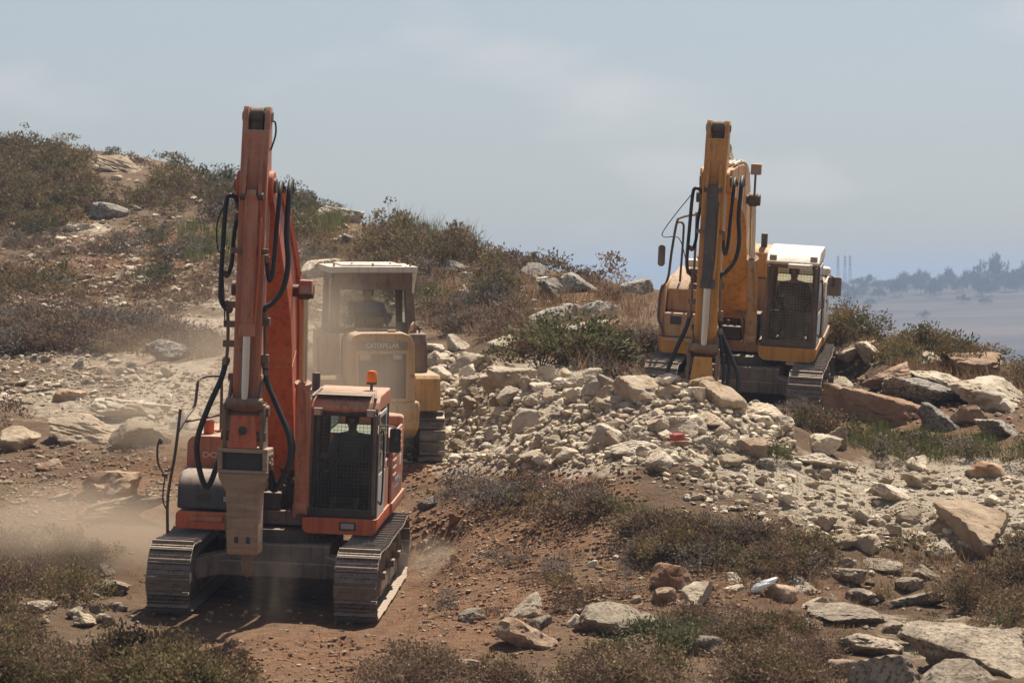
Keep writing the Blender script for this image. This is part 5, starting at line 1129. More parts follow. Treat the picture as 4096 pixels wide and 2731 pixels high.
scatter('red_clods', 'red earth clods on the dirt track and slope', [(REDG, 2600, (1.5, 6), 2.2), ([(200, 640), (420, 640), (560, 690), (230, 690)], 900, (1.5, 6), 2.2), ([(400, 465), (640, 470), (640, 505), (420, 520)], 900, (1.5, 6), 2), (LEFTLOW, 600, (2, 6), 2), ([(620, 560), (760, 600), (640, 680), (440, 660)], 900, (1.5, 7), 2.2), ([(820, 360), (1100, 380), (1100, 440), (830, 420)], 300, (2, 8), 2)], M['clod'], LOWR)
# ------------------------------------------------------------------ vegetation
def leaf_mat(name, cols, trans=.25):
    m = bpy.data.materials.new(name); n, l, bs = nodes_of(m)
    at = n.new('ShaderNodeAttribute'); at.attribute_name = 'tint'; oi = n.new('ShaderNodeObjectInfo')
    r = n.new('ShaderNodeValToRGB'); e = r.color_ramp.elements
    while len(e) < len(cols): e.new(.5)
    for k, (p, c) in enumerate(cols): e[k].position = p; e[k].color = (*c, 1)
    l.new(at.outputs['Fac'], r.inputs[0])
    v = n.new('ShaderNodeHueSaturation'); l.new(r.outputs[0], v.inputs['Color']); l.new(mathn(n, l, 'ADD', mathn(n, l, 'MULTIPLY', oi.outputs['Random'], .6), .72), v.inputs['Value'])
    l.new(mathn(n, l, 'ADD', mathn(n, l, 'MULTIPLY', oi.outputs['Random'], .03), .475), v.inputs['Hue'])
    l.new(v.outputs[0], bs.inputs['Base Color']); bs.inputs['Roughness'].default_value = .8; bs.inputs['Specular IOR Level'].default_value = .2
    if trans:
        t = n.new('ShaderNodeBsdfTranslucent'); l.new(v.outputs[0], t.inputs[0]); mx = n.new('ShaderNodeMixShader'); mx.inputs[0].default_value = trans
        l.new(bs.outputs[0], mx.inputs[1]); l.new(t.outputs[0], mx.inputs[2]); l.new(mx.outputs[0], n['Material Output'].inputs['Surface'])
    return m
M['brown_leaf'] = leaf_mat('dry_thorn_foliage', [(0, (.085, .058, .036)), (.45, (.165, .115, .072)), (.8, (.24, .165, .10)), (1, (.32, .23, .14))])
M['olive_leaf'] = leaf_mat('olive_foliage', [(0, (.065, .055, .025)), (.5, (.14, .115, .05)), (.82, (.20, .15, .07)), (1, (.25, .135, .075))])
M['green_leaf'] = leaf_mat('green_foliage', [(0, (.045, .055, .020)), (.5, (.10, .115, .045)), (.85, (.16, .16, .075)), (1, (.20, .17, .085))])
M['grey_leaf'] = leaf_mat('grey_twig_foliage', [(0, (.075, .062, .050)), (.5, (.15, .128, .105)), (1, (.25, .215, .175))])
M['straw'] = leaf_mat('dry_straw', [(0, (.16, .105, .05)), (.5, (.32, .22, .11)), (1, (.46, .35, .19))], .3)
M['grass'] = leaf_mat('green_grass', [(0, (.07, .09, .025)), (.5, (.14, .17, .05)), (1, (.26, .24, .10))], .3)
M['twig'] = plain('dry_twig', (.10, .075, .055), .9, 0, .3)
def leaves(r_, nl, nclump, h, size, spread, flat=.0, upright=.35, stretch=1.7):
    """leaf quads gathered into clumps through a dome; unit radius"""
    a = r_.uniform(0, 2 * math.pi, nclump); rr = np.sqrt(r_.uniform(0, 1, nclump)); zz = (1 - rr ** 2.2) ** .7 * h * r_.uniform(.35, 1.0, nclump)
    lop = 1 + .28 * np.sin(a * 2 + r_.uniform(0, 6)) + .16 * np.sin(a * 3 + r_.uniform(0, 6))
    C = np.stack([np.cos(a) * rr * lop, np.sin(a) * rr * lop, zz + .08 * h], -1); tintc = r_.uniform(0, 1, nclump)
    ci = r_.integers(0, nclump, nl); P = C[ci] + np.clip(r_.normal(size=(nl, 3)), -1.5, 1.5) * np.array([spread, spread, spread * .75]); P[:, 2] = np.abs(P[:, 2])
    d = r_.normal(size=(nl, 3)); d[:, 2] = np.abs(d[:, 2]) * upright * 2 + .1; out = P.copy(); out[:, 2] *= .6; d += out * .8; d /= np.linalg.norm(d, axis=1, keepdims=True)
    s = r_.normal(size=(nl, 3)); s -= d * (s * d).sum(1, keepdims=True); s /= np.linalg.norm(s, axis=1, keepdims=True)
    L = size * r_.uniform(.6, 1.4, nl)[:, None]
    A, Bq, Cq, Dq = P, P + d * L * .5 * stretch + s * L * .38, P + d * L * stretch, P + d * L * .5 * stretch - s * L * .38
    V = np.stack([A, Bq, Cq, Dq], 1).reshape(-1, 3); F = np.arange(nl * 4).reshape(-1, 4)
    t = np.clip(tintc[ci] * .55 + r_.uniform(0, .55, nl), 0, 1)
    return V, F, np.repeat(t, 4), C
def attr_mesh(name, V, F, t, mat):
    me = bpy.data.meshes.new(name); me.vertices.add(len(V)); me.vertices.foreach_set('co', V.ravel()); k = F.shape[1]
    me.loops.add(F.size); me.loops.foreach_set('vertex_index', F.ravel().astype(np.int32)); me.polygons.add(len(F)); me.polygons.foreach_set('loop_start', np.arange(0, F.size, k)); me.polygons.foreach_set('loop_total', np.full(len(F), k))
    me.update(); me.validate(); at = me.attributes.new('tint', 'FLOAT', 'POINT'); at.data.foreach_set('value', t.astype(np.float32)); me.materials.append(mat); return me
KINDS = {  # leaves, clumps, height, leaf size, spread, material, twigs
 'thorn': (1500, 46, .62, .050, .13, 'brown_leaf', 26), 'olive': (1700, 40, .80, .055, .13, 'olive_leaf', 18), 'green': (1700, 44, .82, .052, .12, 'green_leaf', 14), 'grey': (1100, 60, .66, .050, .15, 'grey_leaf', 40), 'tall': (1900, 38, 1.25, .058, .15, 'olive_leaf', 14)}
SH = {}
for kd, (nl, ncl, h, sz, spd, mt, ntw) in KINDS.items():
    for v in range(4):
        r_ = np.random.default_rng(100 * v + len(kd) * 7 + nl)
        V, F, t, C = leaves(r_, nl, ncl, h, sz, spd)
        tw = MB()
        for q in range(ntw):
            c = C[q % len(C)] * (1.08 if kd == 'grey' else .95); b0 = (c[0] * .12, c[1] * .12, -.05)
            tw.tube([b0, (c[0] * .5, c[1] * .5, c[2] * .42), tuple(c)], [.016, .011, .004], 3, caps=False)
        tme = bpy.data.meshes.new('stems'); tme.from_pydata(tw.v, [], tw.f); tme.materials.append(M['twig'])
        SH[kd, v] = (attr_mesh('shrub', V, F, t, M[mt]), tme, leaves(np.random.default_rng(v * 31 + nl), 430, 26, h, sz * 1.5, spd)[:3], mt)
TOPHILL = [(-120, 152), (0, 148), (110, 160), (215, 182), (225, 218), (140, 215), (60, 232), (-120, 250)]
MIDTOP = [(215, 180), (300, 210), (330, 232), (330, 250), (225, 232)]
MIDHILL = [(300, 208), (440, 243), (520, 270), (610, 284), (650, 296), (650, 335), (520, 330), (440, 305), (300, 262)]
MIDLOW = [(440, 300), (520, 322), (660, 330), (660, 372), (600, 372), (560, 365), (470, 335), (430, 330)]
BANDL = [(-120, 318), (0, 318), (150, 330), (220, 342), (215, 362), (90, 352), (0, 356), (-120, 356)]
BANDL2 = [(-120, 270), (60, 278), (70, 304), (-120, 306)]
BANDL3 = [(60, 225), (200, 235), (215, 262), (120, 258), (20, 262), (0, 240)]
RSKY = [(826, 330), (880, 340), (940, 356), (1024, 376), (1120, 390), (1024, 392), (930, 378), (826, 352)]
RMID = [(760, 415), (830, 425), (1024, 446), (1120, 446), (1120, 468), (930, 466), (860, 455), (800, 445)]
RLEDGE = [(830, 360), (1024, 395), (1100, 400), (1100, 430), (830, 410)]
FBAND = [(630, 522), (660, 524), (760, 540), (840, 560), (1024, 550), (1140, 550), (1140, 596), (900, 592), (760, 572), (660, 560)]
MIDFR = [(425, 482), (500, 478), (600, 505), (650, 530), (560, 526), (440, 515)]
BOTR = [(660, 652), (760, 630), (850, 640), (840, 690), (380, 692), (400, 668), (580, 660)]
BOTC = [(880, 575), (1100, 570), (1100, 650), (1000, 622), (930, 605)]
BOTL = [(-120, 545), (70, 545), (110, 565), (80, 600), (60, 640), (-120, 650)]
BOTLL = [(-120, 640), (60, 650), (200, 672), (240, 695), (-120, 695)]
LLEFT = [(-120, 390), (40, 405), (30, 460), (-120, 470)]
SPOTS = []
def shrubs(poly, n_, wm, kinds, label, group):
    for (x, y) in sample(poly, n_):
        g = ground_at(x, y)
        if g is None: continue
        P, d = g; w = random.uniform(*wm); wp = w / d * FPX
        if any(abs(x - r[0]) < (r[2] * .8 + wp * (.7 if r[1] < 345 else .45)) / 2 and -r[2] * r[4] * .8 < y - r[1] < wp * (.8 if r[1] < 345 else .55) and d < r[3] + 1.0 for r in NAMED): continue
        SPOTS.append((w / d, P, w, random.choice(kinds), label, group))
shrubs(TOPHILL, 360, (.8, 1.6), ('tall', 'olive', 'olive', 'thorn'), 'dark evergreen shrub in the thicket on the left hilltop', 'shrubs of the left hilltop')
shrubs(MIDTOP, 82, (1.0, 2.0), ('olive', 'green', 'grey', 'thorn'), 'olive shrub on the skyline left of the orange boom', 'skyline shrubs by the orange boom')
shrubs(MIDHILL, 437, (.8, 1.6), ('olive', 'thorn', 'thorn', 'grey', 'tall'), 'brown-green shrub on the middle hill behind the loader', 'shrubs of the middle hill')
shrubs(MIDLOW, 136, (.7, 1.2), ('thorn', 'grey', 'thorn'), 'low brown shrub on the slope above the rubble pile', 'low shrubs above the rubble pile')
shrubs(BANDL, 176, (1.0, 1.7), ('thorn', 'thorn', 'grey'), 'low brown thorn shrub in the dark band across the left slope', 'thorn shrubs of the left band')
shrubs(BANDL2, 54, (.9, 1.5), ('thorn', 'olive'), 'thorn shrub at the left edge above the dark band', 'thorn shrubs at the left edge')
shrubs(BANDL3, 51, (.7, 1.3), ('thorn', 'grey', 'green'), 'small shrub on the orange soil of the left hillside', 'small shrubs on the orange soil')
shrubs(RSKY, 91, (.7, 1.3), ('olive', 'green', 'thorn', 'tall'), 'shrub on the skyline right of the yellow excavator', 'skyline shrubs at right')
shrubs(RMID, 90, (.5, 1.0), ('green', 'olive', 'thorn', 'grey'), 'green-brown shrub between the ledge and the right bank', 'shrubs between ledge and bank')
shrubs(RLEDGE, 30, (.5, .9), ('thorn', 'grey'), 'dry shrub growing between the ledge slabs at right', 'shrubs among the ledge slabs')
shrubs(FBAND, 150, (.6, 1.1), ('thorn', 'thorn', 'grey', 'olive'), 'dry brown shrub in the belt below the right bank', 'shrubs of the belt below the bank')
shrubs(MIDFR, 34, (.5, .9), ('thorn', 'olive', 'grey'), 'dry shrub right of the orange excavator on the red soil', 'shrubs on the red soil')
shrubs(BOTR, 150, (.6, 1.1), ('olive', 'thorn', 'thorn'), 'dark brown shrub along the bottom edge', 'shrubs along the bottom edge')
shrubs([(860, 600), (1100, 610), (1100, 690), (860, 690)], 45, (.3, .7), ('thorn', 'olive', 'green'), 'small shrub growing between the bedrock steps', 'shrubs above the corner bedrock')
shrubs(BOTC, 88, (.5, .9), ('thorn', 'thorn', 'olive'), 'dark dry shrub in the right corner above the bedrock', 'shrubs above the corner bedrock')
shrubs(BOTL, 112, (.6, 1.1), ('thorn', 'thorn', 'olive'), 'dark thorn shrub left of the orange excavator', 'shrubs left of the orange excavator')
shrubs(BOTLL, 67, (.7, 1.2), ('thorn', 'olive'), 'dark shrub in the lower left corner', 'shrubs of the lower left corner')
shrubs(LLEFT, 16, (.6, 1.1), ('thorn', 'grey'), 'dark shrub on the left edge beside the scree', 'shrubs beside the left scree')
shrubs(HILLALL, 260, (.4, .9), ('thorn', 'grey', 'olive', 'thorn'), 'small scattered shrub on the open hillside', 'small shrubs of the open hillside')
shrubs([(560, 590), (900, 590), (900, 640), (600, 650)], 60, (.3, .6), ('thorn', 'grey', 'olive'), 'small dry shrub among the foreground stones', 'small shrubs among the foreground stones')
shrubs([(440, 560), (640, 540), (640, 640), (440, 650)], 40, (.3, .6), ('thorn', 'grey'), 'small dry shrub on the red bank', 'small shrubs on the red bank')
# single shrubs one can point at
for (px, py, w, kd, lab) in ((570, 362, 2.6, 'green', 'big round green bush above the middle of the rubble pile'), (540, 366, 1.5, 'olive', 'olive bush left of the big green bush'), (608, 366, 1.7, 'olive', 'brown-green bush between the big green bush and the yellow track'),
        (660, 652, 1.15, 'green', 'bright green foreground shrub beside the grey pitted boulder'), (692, 622, .75, 'thorn', 'brown twiggy shrub under the white and red boulder'),
        (855, 650, .62, 'green', 'small green shrub growing from the bedrock ledge'), (940, 655, .5, 'green', 'tuft of green shoots on the corner outcrop'), (820, 436, 1.3, 'olive', 'reddish-green bush in front of the right yellow track'),
        (898, 335, 1.15, 'tall', 'rounded shrub standing up from the right skyline'), (957, 372, 1.1, 'tall', 'narrow dark shrub standing alone on the right skyline'), (876, 330, 1.6, 'olive', 'wide olive bush on the right skyline beside the excavator'),
        (640, 556, .8, 'grey', 'grey twiggy shrub on the red bank'), (800, 412, .75, 'grey', 'bare twiggy shrub at the foot of the right yellow track'), (635, 440 + 4, .5, 'grey', 'small grey shrub growing in the rubble'), (715, 452, .75, 'grey', 'grey bush at the right foot of the rubble pile'),
        (775, 462, .7, 'green', 'green-grey bush beside the grey rounded boulder'), (265, 226, 1.6, 'olive', 'shrub against the sky left of the orange arm'), (160, 282, 1.5, 'green', 'pale green bush low on the left hillside'), (48, 216, 1.8, 'green', 'green bush left of the high left boulder'),
        (514, 262, 1.6, 'tall', 'wispy shrub on the middle skyline'), (578, 272, 1.8, 'tall', 'rounded shrub on the skyline left of the yellow excavator'), (340, 214, 1.9, 'olive', 'bushy shrub on the skyline above the loader'), (365, 222, 1.8, 'olive', 'second skyline bush above the loader'),
        (400, 300, 1.2, 'grey', 'grey leafless shrub right above the loader roof'), (436, 304, 1.3, 'green', 'light green bush right of the loader cab')):
    g = ground_at(px, py)
    if g is not None: SPOTS.append((9 + w, g[0], w, kd, lab, None))
SPOTS.sort(key=lambda s: -s[0])
ov, of, ot, off = {}, {}, {}, {}
for k, (sz, P, w, kd, lab, grp) in enumerate(SPOTS):
    # keep clear of the machines
    bad = False
    for m, hx, hy, _ in FOOT:
        q = m.inverted() @ P
        if abs(q.x) < hx + .1 + w * .3 and -hy - .5 < q.y < hy + .2: bad = True
    if bad: continue
    v = random.randrange(4); fol, stm, low, mt = SH[kd, v]; rot = random.uniform(0, 6.28); s = w / 2; sz_ = s * random.uniform(.8, 1.2)
    if k < 320:
        o = link('shrub', fol); o.location = P - Vector((0, 0, .03)); o.rotation_euler = (0, 0, rot); o.scale = (s * random.uniform(.85, 1.2), s, sz_); tag(o, lab, 'shrub', grp)
        link('stems', stm, o)
        if grp: RELABEL.append((o, P.x / P.y, ('small ' if w < .85 else 'middling ' if w < 1.2 else 'wide ') + {'thorn': 'brown thorny', 'olive': 'olive', 'green': 'green', 'grey': 'grey twiggy', 'tall': 'upright dark'}[kd] + ' shrub', {
            'shrubs of the left hilltop': 'in the left hilltop thicket', 'skyline shrubs by the orange boom': 'on the skyline by the orange boom', 'shrubs of the middle hill': 'on the hill behind the loader', 'low shrubs above the rubble pile': 'on the slope above the rubble pile',
            'thorn shrubs of the left band': 'in the dark band across the left slope', 'thorn shrubs at the left edge': 'at the left edge above the dark band', 'small shrubs on the orange soil': 'on the orange soil of the left hill', 'skyline shrubs at right': 'on the right skyline',
            'shrubs between ledge and bank': 'between the ledge and the right bank', 'shrubs among the ledge slabs': 'among the right ledge slabs', 'shrubs of the belt below the bank': 'in the belt below the right bank', 'shrubs on the red soil': 'on the red soil beside the orange excavator',
            'shrubs along the bottom edge': 'along the bottom edge', 'shrubs above the corner bedrock': 'above the corner bedrock', 'shrubs left of the orange excavator': 'left of the orange excavator', 'shrubs of the lower left corner': 'in the lower left corner', 'shrubs beside the left scree': 'beside the left scree', 'small shrubs of the open hillside': 'on the open hillside', 'small shrubs among the foreground stones': 'among the foreground stones', 'small shrubs on the red bank': 'on the red bank'}[grp]))
    else:
        V, F, t = low; q = V * np.array([s, s, sz_]); c_, s_ = math.cos(rot), math.sin(rot); q = np.stack([q[:, 0] * c_ - q[:, 1] * s_, q[:, 0] * s_ + q[:, 1] * c_, q[:, 2]], -1) + np.array(P)
        off.setdefault(mt, 0); ov.setdefault(mt, []).append(q); of.setdefault(mt, []).append(F + off[mt]); ot.setdefault(mt, []).append(np.clip(t + random.uniform(-.25, .2), 0, 1)); off[mt] += len(q)
for mt in ov:
    tag(link('scrub', attr_mesh('scrub', np.concatenate(ov[mt]), np.concatenate(of[mt]), np.concatenate(ot[mt]), M[mt])), 'low %s scrub filling the gaps between the shrubs of the hillside' % {'brown_leaf': 'brown', 'olive_leaf': 'olive', 'green_leaf': 'green', 'grey_leaf': 'grey'}[mt], None, None, 'stuff')
# grass: blades too many to count
def grass(name, label, specs, mat):
    V, t = [], []
    for poly, ntuft, nb, (h0, h1), rad in specs:
        for (x, y) in sample(poly, ntuft):
            g = ground_at(x, y)
            if g is None: continue
            P, d = g; hh = random.uniform(h0, h1); tt = random.random()
            a = rng.uniform(0, 6.28, nb); r_ = rad * np.sqrt(rng.uniform(0, 1, nb)); bx, by = P.x + np.cos(a) * r_, P.y + np.sin(a) * r_
            ln = rng.normal(0, .35, (nb, 2)); H = hh * rng.uniform(.5, 1.1, nb); wv = .0065 * (d / 40); th = rng.uniform(0, 6.28, nb); dx, dy = np.cos(th) * wv, np.sin(th) * wv
            A = np.stack([bx - dx, by - dy, np.full(nb, P.z - .02)], -1); B_ = np.stack([bx + dx, by + dy, np.full(nb, P.z - .02)], -1); C_ = np.stack([bx + ln[:, 0] * H, by + ln[:, 1] * H, P.z + H], -1)
            V.append(np.stack([A, B_, C_], 1).reshape(-1, 3)); t.append(np.repeat(np.clip(tt * .6 + rng.uniform(0, .5, nb), 0, 1), 3))
    V = np.concatenate(V); F = np.arange(len(V)).reshape(-1, 3)
    tag(link(name, attr_mesh(name, V, F, np.concatenate(t), mat)), label, None, None, 'stuff')
grass('dry_grass', 'thin dry straw grass between stones and shrubs', [(GROUND_ALL, 700, 9, (.04, .13), .12), (UPPER, 420, 14, (.10, .28), .22), (FBAND, 200, 12, (.10, .25), .2), (MIDLOW, 420, 14, (.15, .45), .25), (MIDHILL, 500, 14, (.2, .5), .3), ([(600, 560), (860, 580), (860, 640), (620, 620)], 380, 9, (.03, .12), .14), (BANDL, 300, 14, (.15, .4), .25), (RSKY, 250, 14, (.15, .4), .2), (BOTR, 120, 10, (.08, .2), .15)], M['straw'])
grass('green_grass', 'patches of green grass and sprouts', [([(610, 515), (640, 515), (700, 545), (690, 560), (640, 545)], 130, 14, (.14, .34), .12), ([(850, 430), (960, 440), (1040, 452), (900, 462), (850, 450)], 190, 14, (.12, .36), .14), ([(180, 225), (240, 235), (240, 265), (180, 262)], 60, 16, (.3, .8), .3), ([(400, 225), (470, 245), (470, 262), (400, 245)], 70, 16, (.5, 1.1), .4), ([(300, 205), (340, 215), (340, 240), (300, 235)], 50, 16, (.4, .9), .4), ([(940, 640), (1000, 655), (930, 660)], 22, 12, (.1, .3), .08)], M['grass'])

ORD = ['', 'second ', 'third ', 'fourth ', 'fifth ', 'sixth ', 'seventh ', 'eighth ', 'ninth ', 'tenth ', 'eleventh ', 'twelfth ', 'thirteenth ', 'fourteenth ', 'fifteenth ', 'sixteenth ', 'seventeenth ', 'eighteenth ', 'nineteenth ', 'twentieth ']
cls = {}
for o, x, adj, place in RELABEL: cls.setdefault((adj, place), []).append((x, o))
for (adj, place), lst in cls.items():
    lst.sort(key=lambda q: q[0])
    for k, (x, o) in enumerate(lst):
        if 'px' in o: del o['px']
        o['label'] = (adj + ' ' + place) if len(lst) == 1 else '%s %s, %s' % (adj, place, 'leftmost of its kind' if k == 0 else 'rightmost of its kind' if k == len(lst) - 1 else (ORD[k] if k < 20 else '%dth ' % (k + 1)) + 'from the left')
for o in col.objects:
    if 'px' in o: del o['px']
# ------------------------------------------------------------------ small things lying about
def crumple(seed, sx, sy, sz, fold=.35):
    p, f = ICO[4]; q = p * (1 + fold * n3(p, 1.6, seed) + fold * .5 * n3(p, 4.0, seed + 2))[:, None]; q = q * np.array([sx, sy, sz]); return q, f
m = bpy.data.materials.new('thin_white_plastic'); n, l, bs = nodes_of(m); bs.inputs['Base Color'].default_value = (.72, .74, .74, 1); bs.inputs['Roughness'].default_value = .35
t_ = n.new('ShaderNodeBsdfTranslucent'); t_.inputs[0].default_value = (.7, .72, .72, 1); mx = n.new('ShaderNodeMixShader'); mx.inputs[0].default_value = .4
l.new(bs.outputs[0], mx.inputs[1]); l.new(t_.outputs[0], mx.inputs[2]); l.new(mx.outputs[0], n['Material Output'].inputs['Surface'])
P, d = ground_at(762, 596)
q, f = crumple(3, .16, .10, .055); q[:, 2] += q[:, 0] * .45; q = q + np.where(q[:, :1] > .09, 1, 0) * np.array([.06, 0, .02]) * 1.0
bag = link('plastic_bag', mesh_of('plastic_bag', q, f, m, 50)); bag.location = P + Vector((0, .05, .14)); bag.rotation_euler = (0, 0, .2); tag(bag, 'crumpled white plastic bag lying in the dry foreground grass', 'plastic bag')
M['red_paint'] = plain('red_marking_paint', (.42, .09, .07), .8, 0, .35, 14)
M['red_tape'] = plain('red_tape', (.62, .06, .05), .5, 0, .1)
o = put_rock(678, 444, 17, 'stone painted red standing on bricks in the rubble', 'tan', 'block', None, .85, .9, 0, None, 4, name='painted_stone')
o.data = mesh_of('painted_stone', *rock_proto('block', 4), M['red_paint'])
P, d = ground_at(677, 447)
for k in range(3):
    b = MB(); w = .10; b.box(-w, w, -.05, .05, -.03, .035); br = b.build('brick', M['red'], None, .006); br.location = P + Vector(((-.14, .08, .13)[k], (-.1, -.06, .12)[k], .05)); br.rotation_euler = (0, 0, (.2, -.3, .9)[k]); tag(br, ('leftmost', 'front right', 'rear')[k] + ' red brick under the red painted stone', 'brick', 'bricks under the painted stone')
for k, (px, py, lab) in enumerate(((574, 494, 'loop of red tape caught in the scrub above the red soil'), (539, 494, 'short scrap of red tape in the scrub left of the tape loop'), (749, 455, 'scrap of red tape beside the grey rounded boulder'))):
    P, d = ground_at(px, py); b = MB(); pts = catmull([(-.16, 0, .10), (-.05, .02, .20), (.08, 0, .25), (.13, -.02, .22), (.15, 0, .08)] if k == 0 else [(-.06, 0, .12), (0, .02, .17), (.06, 0, .15)], 5)
    for i in range(len(pts) - 1): b.bar(pts[i], pts[i + 1], .045, .003, (0, 1, 0))
    t = b.build('red_tape', M['red_tape']); t.location = P + Vector((0, -.35, .06)); tag(t, lab, 'tape')
b = MB()
for k in range(9): x = -1.30 + .09 * k; b.tube([(x, -.12 + .03 * math.sin(k * 2), 2.36), (x + .06, .0, 2.44 + .02 * math.sin(k * 3)), (x + .10, .10 + .03 * math.cos(k), 2.40)], .042, 7, 4)
rag = b.build('cloth_bundle', M['cloth']); rag.matrix_world = EX2 @ Matrix.Translation((.35, -.10, .02)); tag(rag, 'dark blue cloth bundle on the tank of the yellow excavator', 'cloth')

# ------------------------------------------------------------------ far ridge across the valley
M['far_leaf'] = leaf_mat('pine_foliage', [(0, (.03, .04, .018)), (.5, (.06, .075, .03)), (1, (.10, .11, .05))], .1)
M['bark'] = plain('bark', (.10, .07, .05), .9)
FT = []
for v in range(5):
    V, F, t, C = leaves(np.random.default_rng(60 + v), 520, 26, .95, .16, .17); V = V.copy(); V[:, 2] = V[:, 2] * 1.0 + .35
    b = MB(); b.tube([(0, 0, -.1), (.03, 0, .5), (0, .02, 1.0)], [.07, .05, .02], 6)
    for q in range(5): c = C[q]; b.tube([(0.02, 0, .45), (c[0] * .6, c[1] * .6, c[2] * .7 + .4), (c[0] * .9, c[1] * .9, c[2] + .35)], [.03, .02, .01], 4)
    tm = bpy.data.meshes.new('trunk'); tm.from_pydata(b.v, [], b.f); tm.materials.append(M['bark']); FT.append((attr_mesh('crown', V, F, t, M['far_leaf']), tm))
def ridge_tree(px, dist, wm, hm, label, grp, v):
    x = (px - 512) / FPX * dist; z = height(x, dist); r = bpy.data.objects.new('ridge_tree', None); col.objects.link(r); r.location = (x, dist, z - .3); r.scale = (wm / 2, wm / 2, hm / 1.3); r.rotation_euler = (0, 0, px)
    link('crown', FT[v][0], r); link('trunk', FT[v][1], r); tag(r, label, 'tree', grp)
ridge_tree(994, 1480, 14, 16, 'big rounded tree standing above the far ridge', 'trees on the far ridge', 0)
ridge_tree(1022, 1480, 12, 12, 'tree cut by the right edge on the far ridge', 'trees on the far ridge', 3)
ridge_tree(965, 1490, 3.2, 7.5, 'slim cypress-like tree on the far ridge, left of a pair', 'trees on the far ridge', 1)
ridge_tree(972, 1490, 3.0, 6.5, 'slim cypress-like tree on the far ridge, right of a pair', 'trees on the far ridge', 2)
k = 0
for i in range(46):
    px = 826 + i * 4.35 + random.uniform(-1.5, 1.5); hm = random.uniform(3.5, 6) if px < 890 else random.uniform(5.5, 8.5); w = random.uniform(5, 9)
    ridge_tree(px, 1490 + random.uniform(-60, 40), w, hm, '%s%s tree in the wooded row of the far ridge, from the left' % ((ORD[i] if 0 < i < 20 else 'first ' if i == 0 else '%dth ' % (i + 1)), 'low' if hm < 6 else 'tall'), 'trees on the far ridge', i % 5)
for i, (px, dd, w) in enumerate(((925, 1330, 5), (962, 1400, 6), (985, 1390, 5), (890, 1180, 6), (893, 1120, 7), (850, 1380, 7), (870, 1400, 6), (1005, 880, 12), (1020, 860, 14), (985, 800, 9), (1035, 900, 14), (1012, 760, 9), (975, 720, 6), (1000, 700, 8))):
    ridge_tree(px, dd, w, w * .6, ('lone dark tree on the far slope, %s' % ('under the slim pair', 'under the big tree', 'right of the slim pair', 'middle of the slope', 'below the middle one', 'near the masts', 'right of the masts')[i]) if i < 7 else '%s dark tree low in the valley at the right edge' % ('first', 'second', 'third', 'fourth', 'fifth', 'sixth', 'seventh')[i - 7], 'trees in the far valley', i % 5)
M['mast'] = plain('mast_steel', (.22, .22, .23), .6, .3)
for i, px in enumerate((805, 812, 817)):
    px += 33; dd = 1500; x = (px - 512) / FPX * dd; z = height(x, dd); rt = bpy.data.objects.new('lattice_mast', None); col.objects.link(rt); rt.location = (x, dd, z); H = 17.5
    for (sx, sy) in ((-1, -1), (1, -1), (1, 1), (-1, 1)): b = MB(); b.tube([(sx * .8, sy * .8, 0), (sx * .22, sy * .22, H)], .11, 4); b.build('leg', M['mast'], rt)
    b = MB()
    for q in range(12):
        z0, z1 = H * q / 12, H * (q + 1) / 12; w0, w1 = .8 - .58 * q / 12, .8 - .58 * (q + 1) / 12
        for (a, c_) in (((-1, -1), (1, -1)), ((1, -1), (1, 1)), ((1, 1), (-1, 1)), ((-1, 1), (-1, -1))): b.tube([(a[0] * w0, a[1] * w0, z0), (c_[0] * w1, c_[1] * w1, z1)], .06, 4)
    b.build('bracing', M['mast'], rt)
    for q in range(3): b = MB(); b.box(-.7, .7, -.15, .15, H * (.72 + .1 * q), H * (.72 + .1 * q) + .5); b.build('antenna_panel', M['mast'], rt)
    tag(rt, ('left', 'middle', 'right')[i] + ' of three faint lattice masts on the far ridge', 'mast', 'masts on the far ridge')
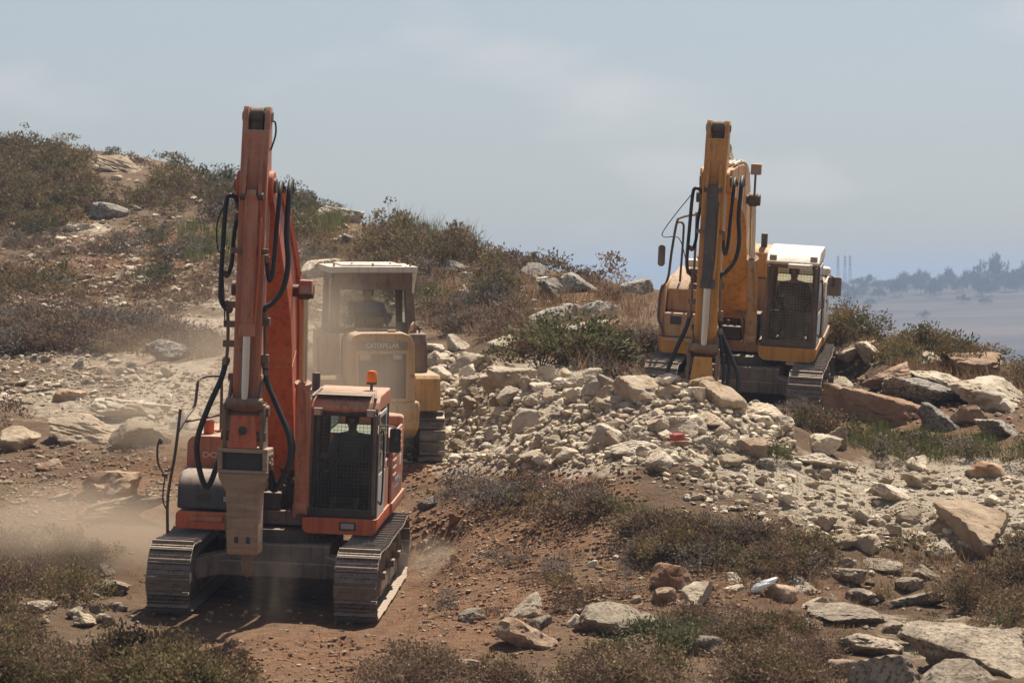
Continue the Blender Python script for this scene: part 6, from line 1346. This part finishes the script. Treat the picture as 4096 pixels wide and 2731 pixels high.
# ------------------------------------------------------------------ dust and haze
def dust(label, c, r, dens, seed, soft=1.0):
    p, f = ICO[3]; o = link('dust_cloud', mesh_of('dust_cloud', p.copy(), f, bpy.data.materials.new('dust'), 60)); o.location = c; o.scale = r
    m = o.data.materials[0]; m.use_nodes = True; n, l = m.node_tree.nodes, m.node_tree.links; n.clear()
    out = n.new('ShaderNodeOutputMaterial'); pv = n.new('ShaderNodeVolumePrincipled'); pv.inputs['Color'].default_value = (.86, .67, .50, 1); pv.inputs['Anisotropy'].default_value = .25
    tc = n.new('ShaderNodeTexCoord'); ln = n.new('ShaderNodeVectorMath'); ln.operation = 'LENGTH'; l.new(tc.outputs['Object'], ln.inputs[0])
    fall = n.new('ShaderNodeMapRange'); fall.interpolation_type = 'SMOOTHSTEP'; fall.inputs[1].default_value = .97; fall.inputs[2].default_value = .15; l.new(ln.outputs['Value'], fall.inputs[0])
    mp = n.new('ShaderNodeMapping'); mp.inputs['Location'].default_value = (seed, seed * 2, 0); l.new(tc.outputs['Object'], mp.inputs[0])
    no = n.new('ShaderNodeTexNoise'); no.inputs['Scale'].default_value = 1.7; no.inputs['Detail'].default_value = 4; l.new(mp.outputs[0], no.inputs['Vector'])
    rp = n.new('ShaderNodeMapRange'); rp.inputs[1].default_value = .38; rp.inputs[2].default_value = .68; rp.inputs[3].default_value = .08; rp.inputs[4].default_value = 1.0; l.new(no.outputs['Fac'], rp.inputs[0])
    de = mathn(n, l, 'MULTIPLY', mathn(n, l, 'MULTIPLY', fall.outputs[0], rp.outputs[0]), dens); l.new(de, pv.inputs['Density']); l.new(pv.outputs[0], out.inputs['Volume'])
    tag(o, label, None, None, 'stuff')
dust('brown dust hanging between the orange boom and the loader', (-3.5, 48.6, 3.0), (2.3, 1.7, 2.7), 0.95, 1.3)
dust('dust drifting low left of the orange excavator', (-6.3, 43.6, .8), (3.0, 2.4, 1.2), 1.2, 4.1)
dust('dust puff behind the right orange track', (-1.25, 43.9, .45), (.75, .9, .5), 1.3, 7.7)
dust('faint dust over the left slope behind the orange excavator', (-5.6, 52.5, 2.6), (3.2, 2.6, 2.2), .5, 9.2)
dust('dust wisp between the tracks of the orange excavator', (-3.4, 40.0, .5), (.6, .8, .8), .35, 2.2)
hz = bpy.data.meshes.new('haze'); b = MB(); b.box(-3100, 3300, -240, 4320, -85, 26); hz.from_pydata(b.v, [], b.f); ho = link('haze', hz); ho.display_type = 'WIRE'
m = bpy.data.materials.new('summer_haze'); m.use_nodes = True; n, l = m.node_tree.nodes, m.node_tree.links; n.clear()
out = n.new('ShaderNodeOutputMaterial'); pv = n.new('ShaderNodeVolumePrincipled'); pv.inputs['Color'].default_value = (.46, .59, .82, 1); pv.inputs['Density'].default_value = .00046; pv.inputs['Anisotropy'].default_value = .2
l.new(pv.outputs[0], out.inputs['Volume']); hz.materials.append(m); tag(ho, 'thin bluish haze filling the air of the valley', None, None, 'stuff')
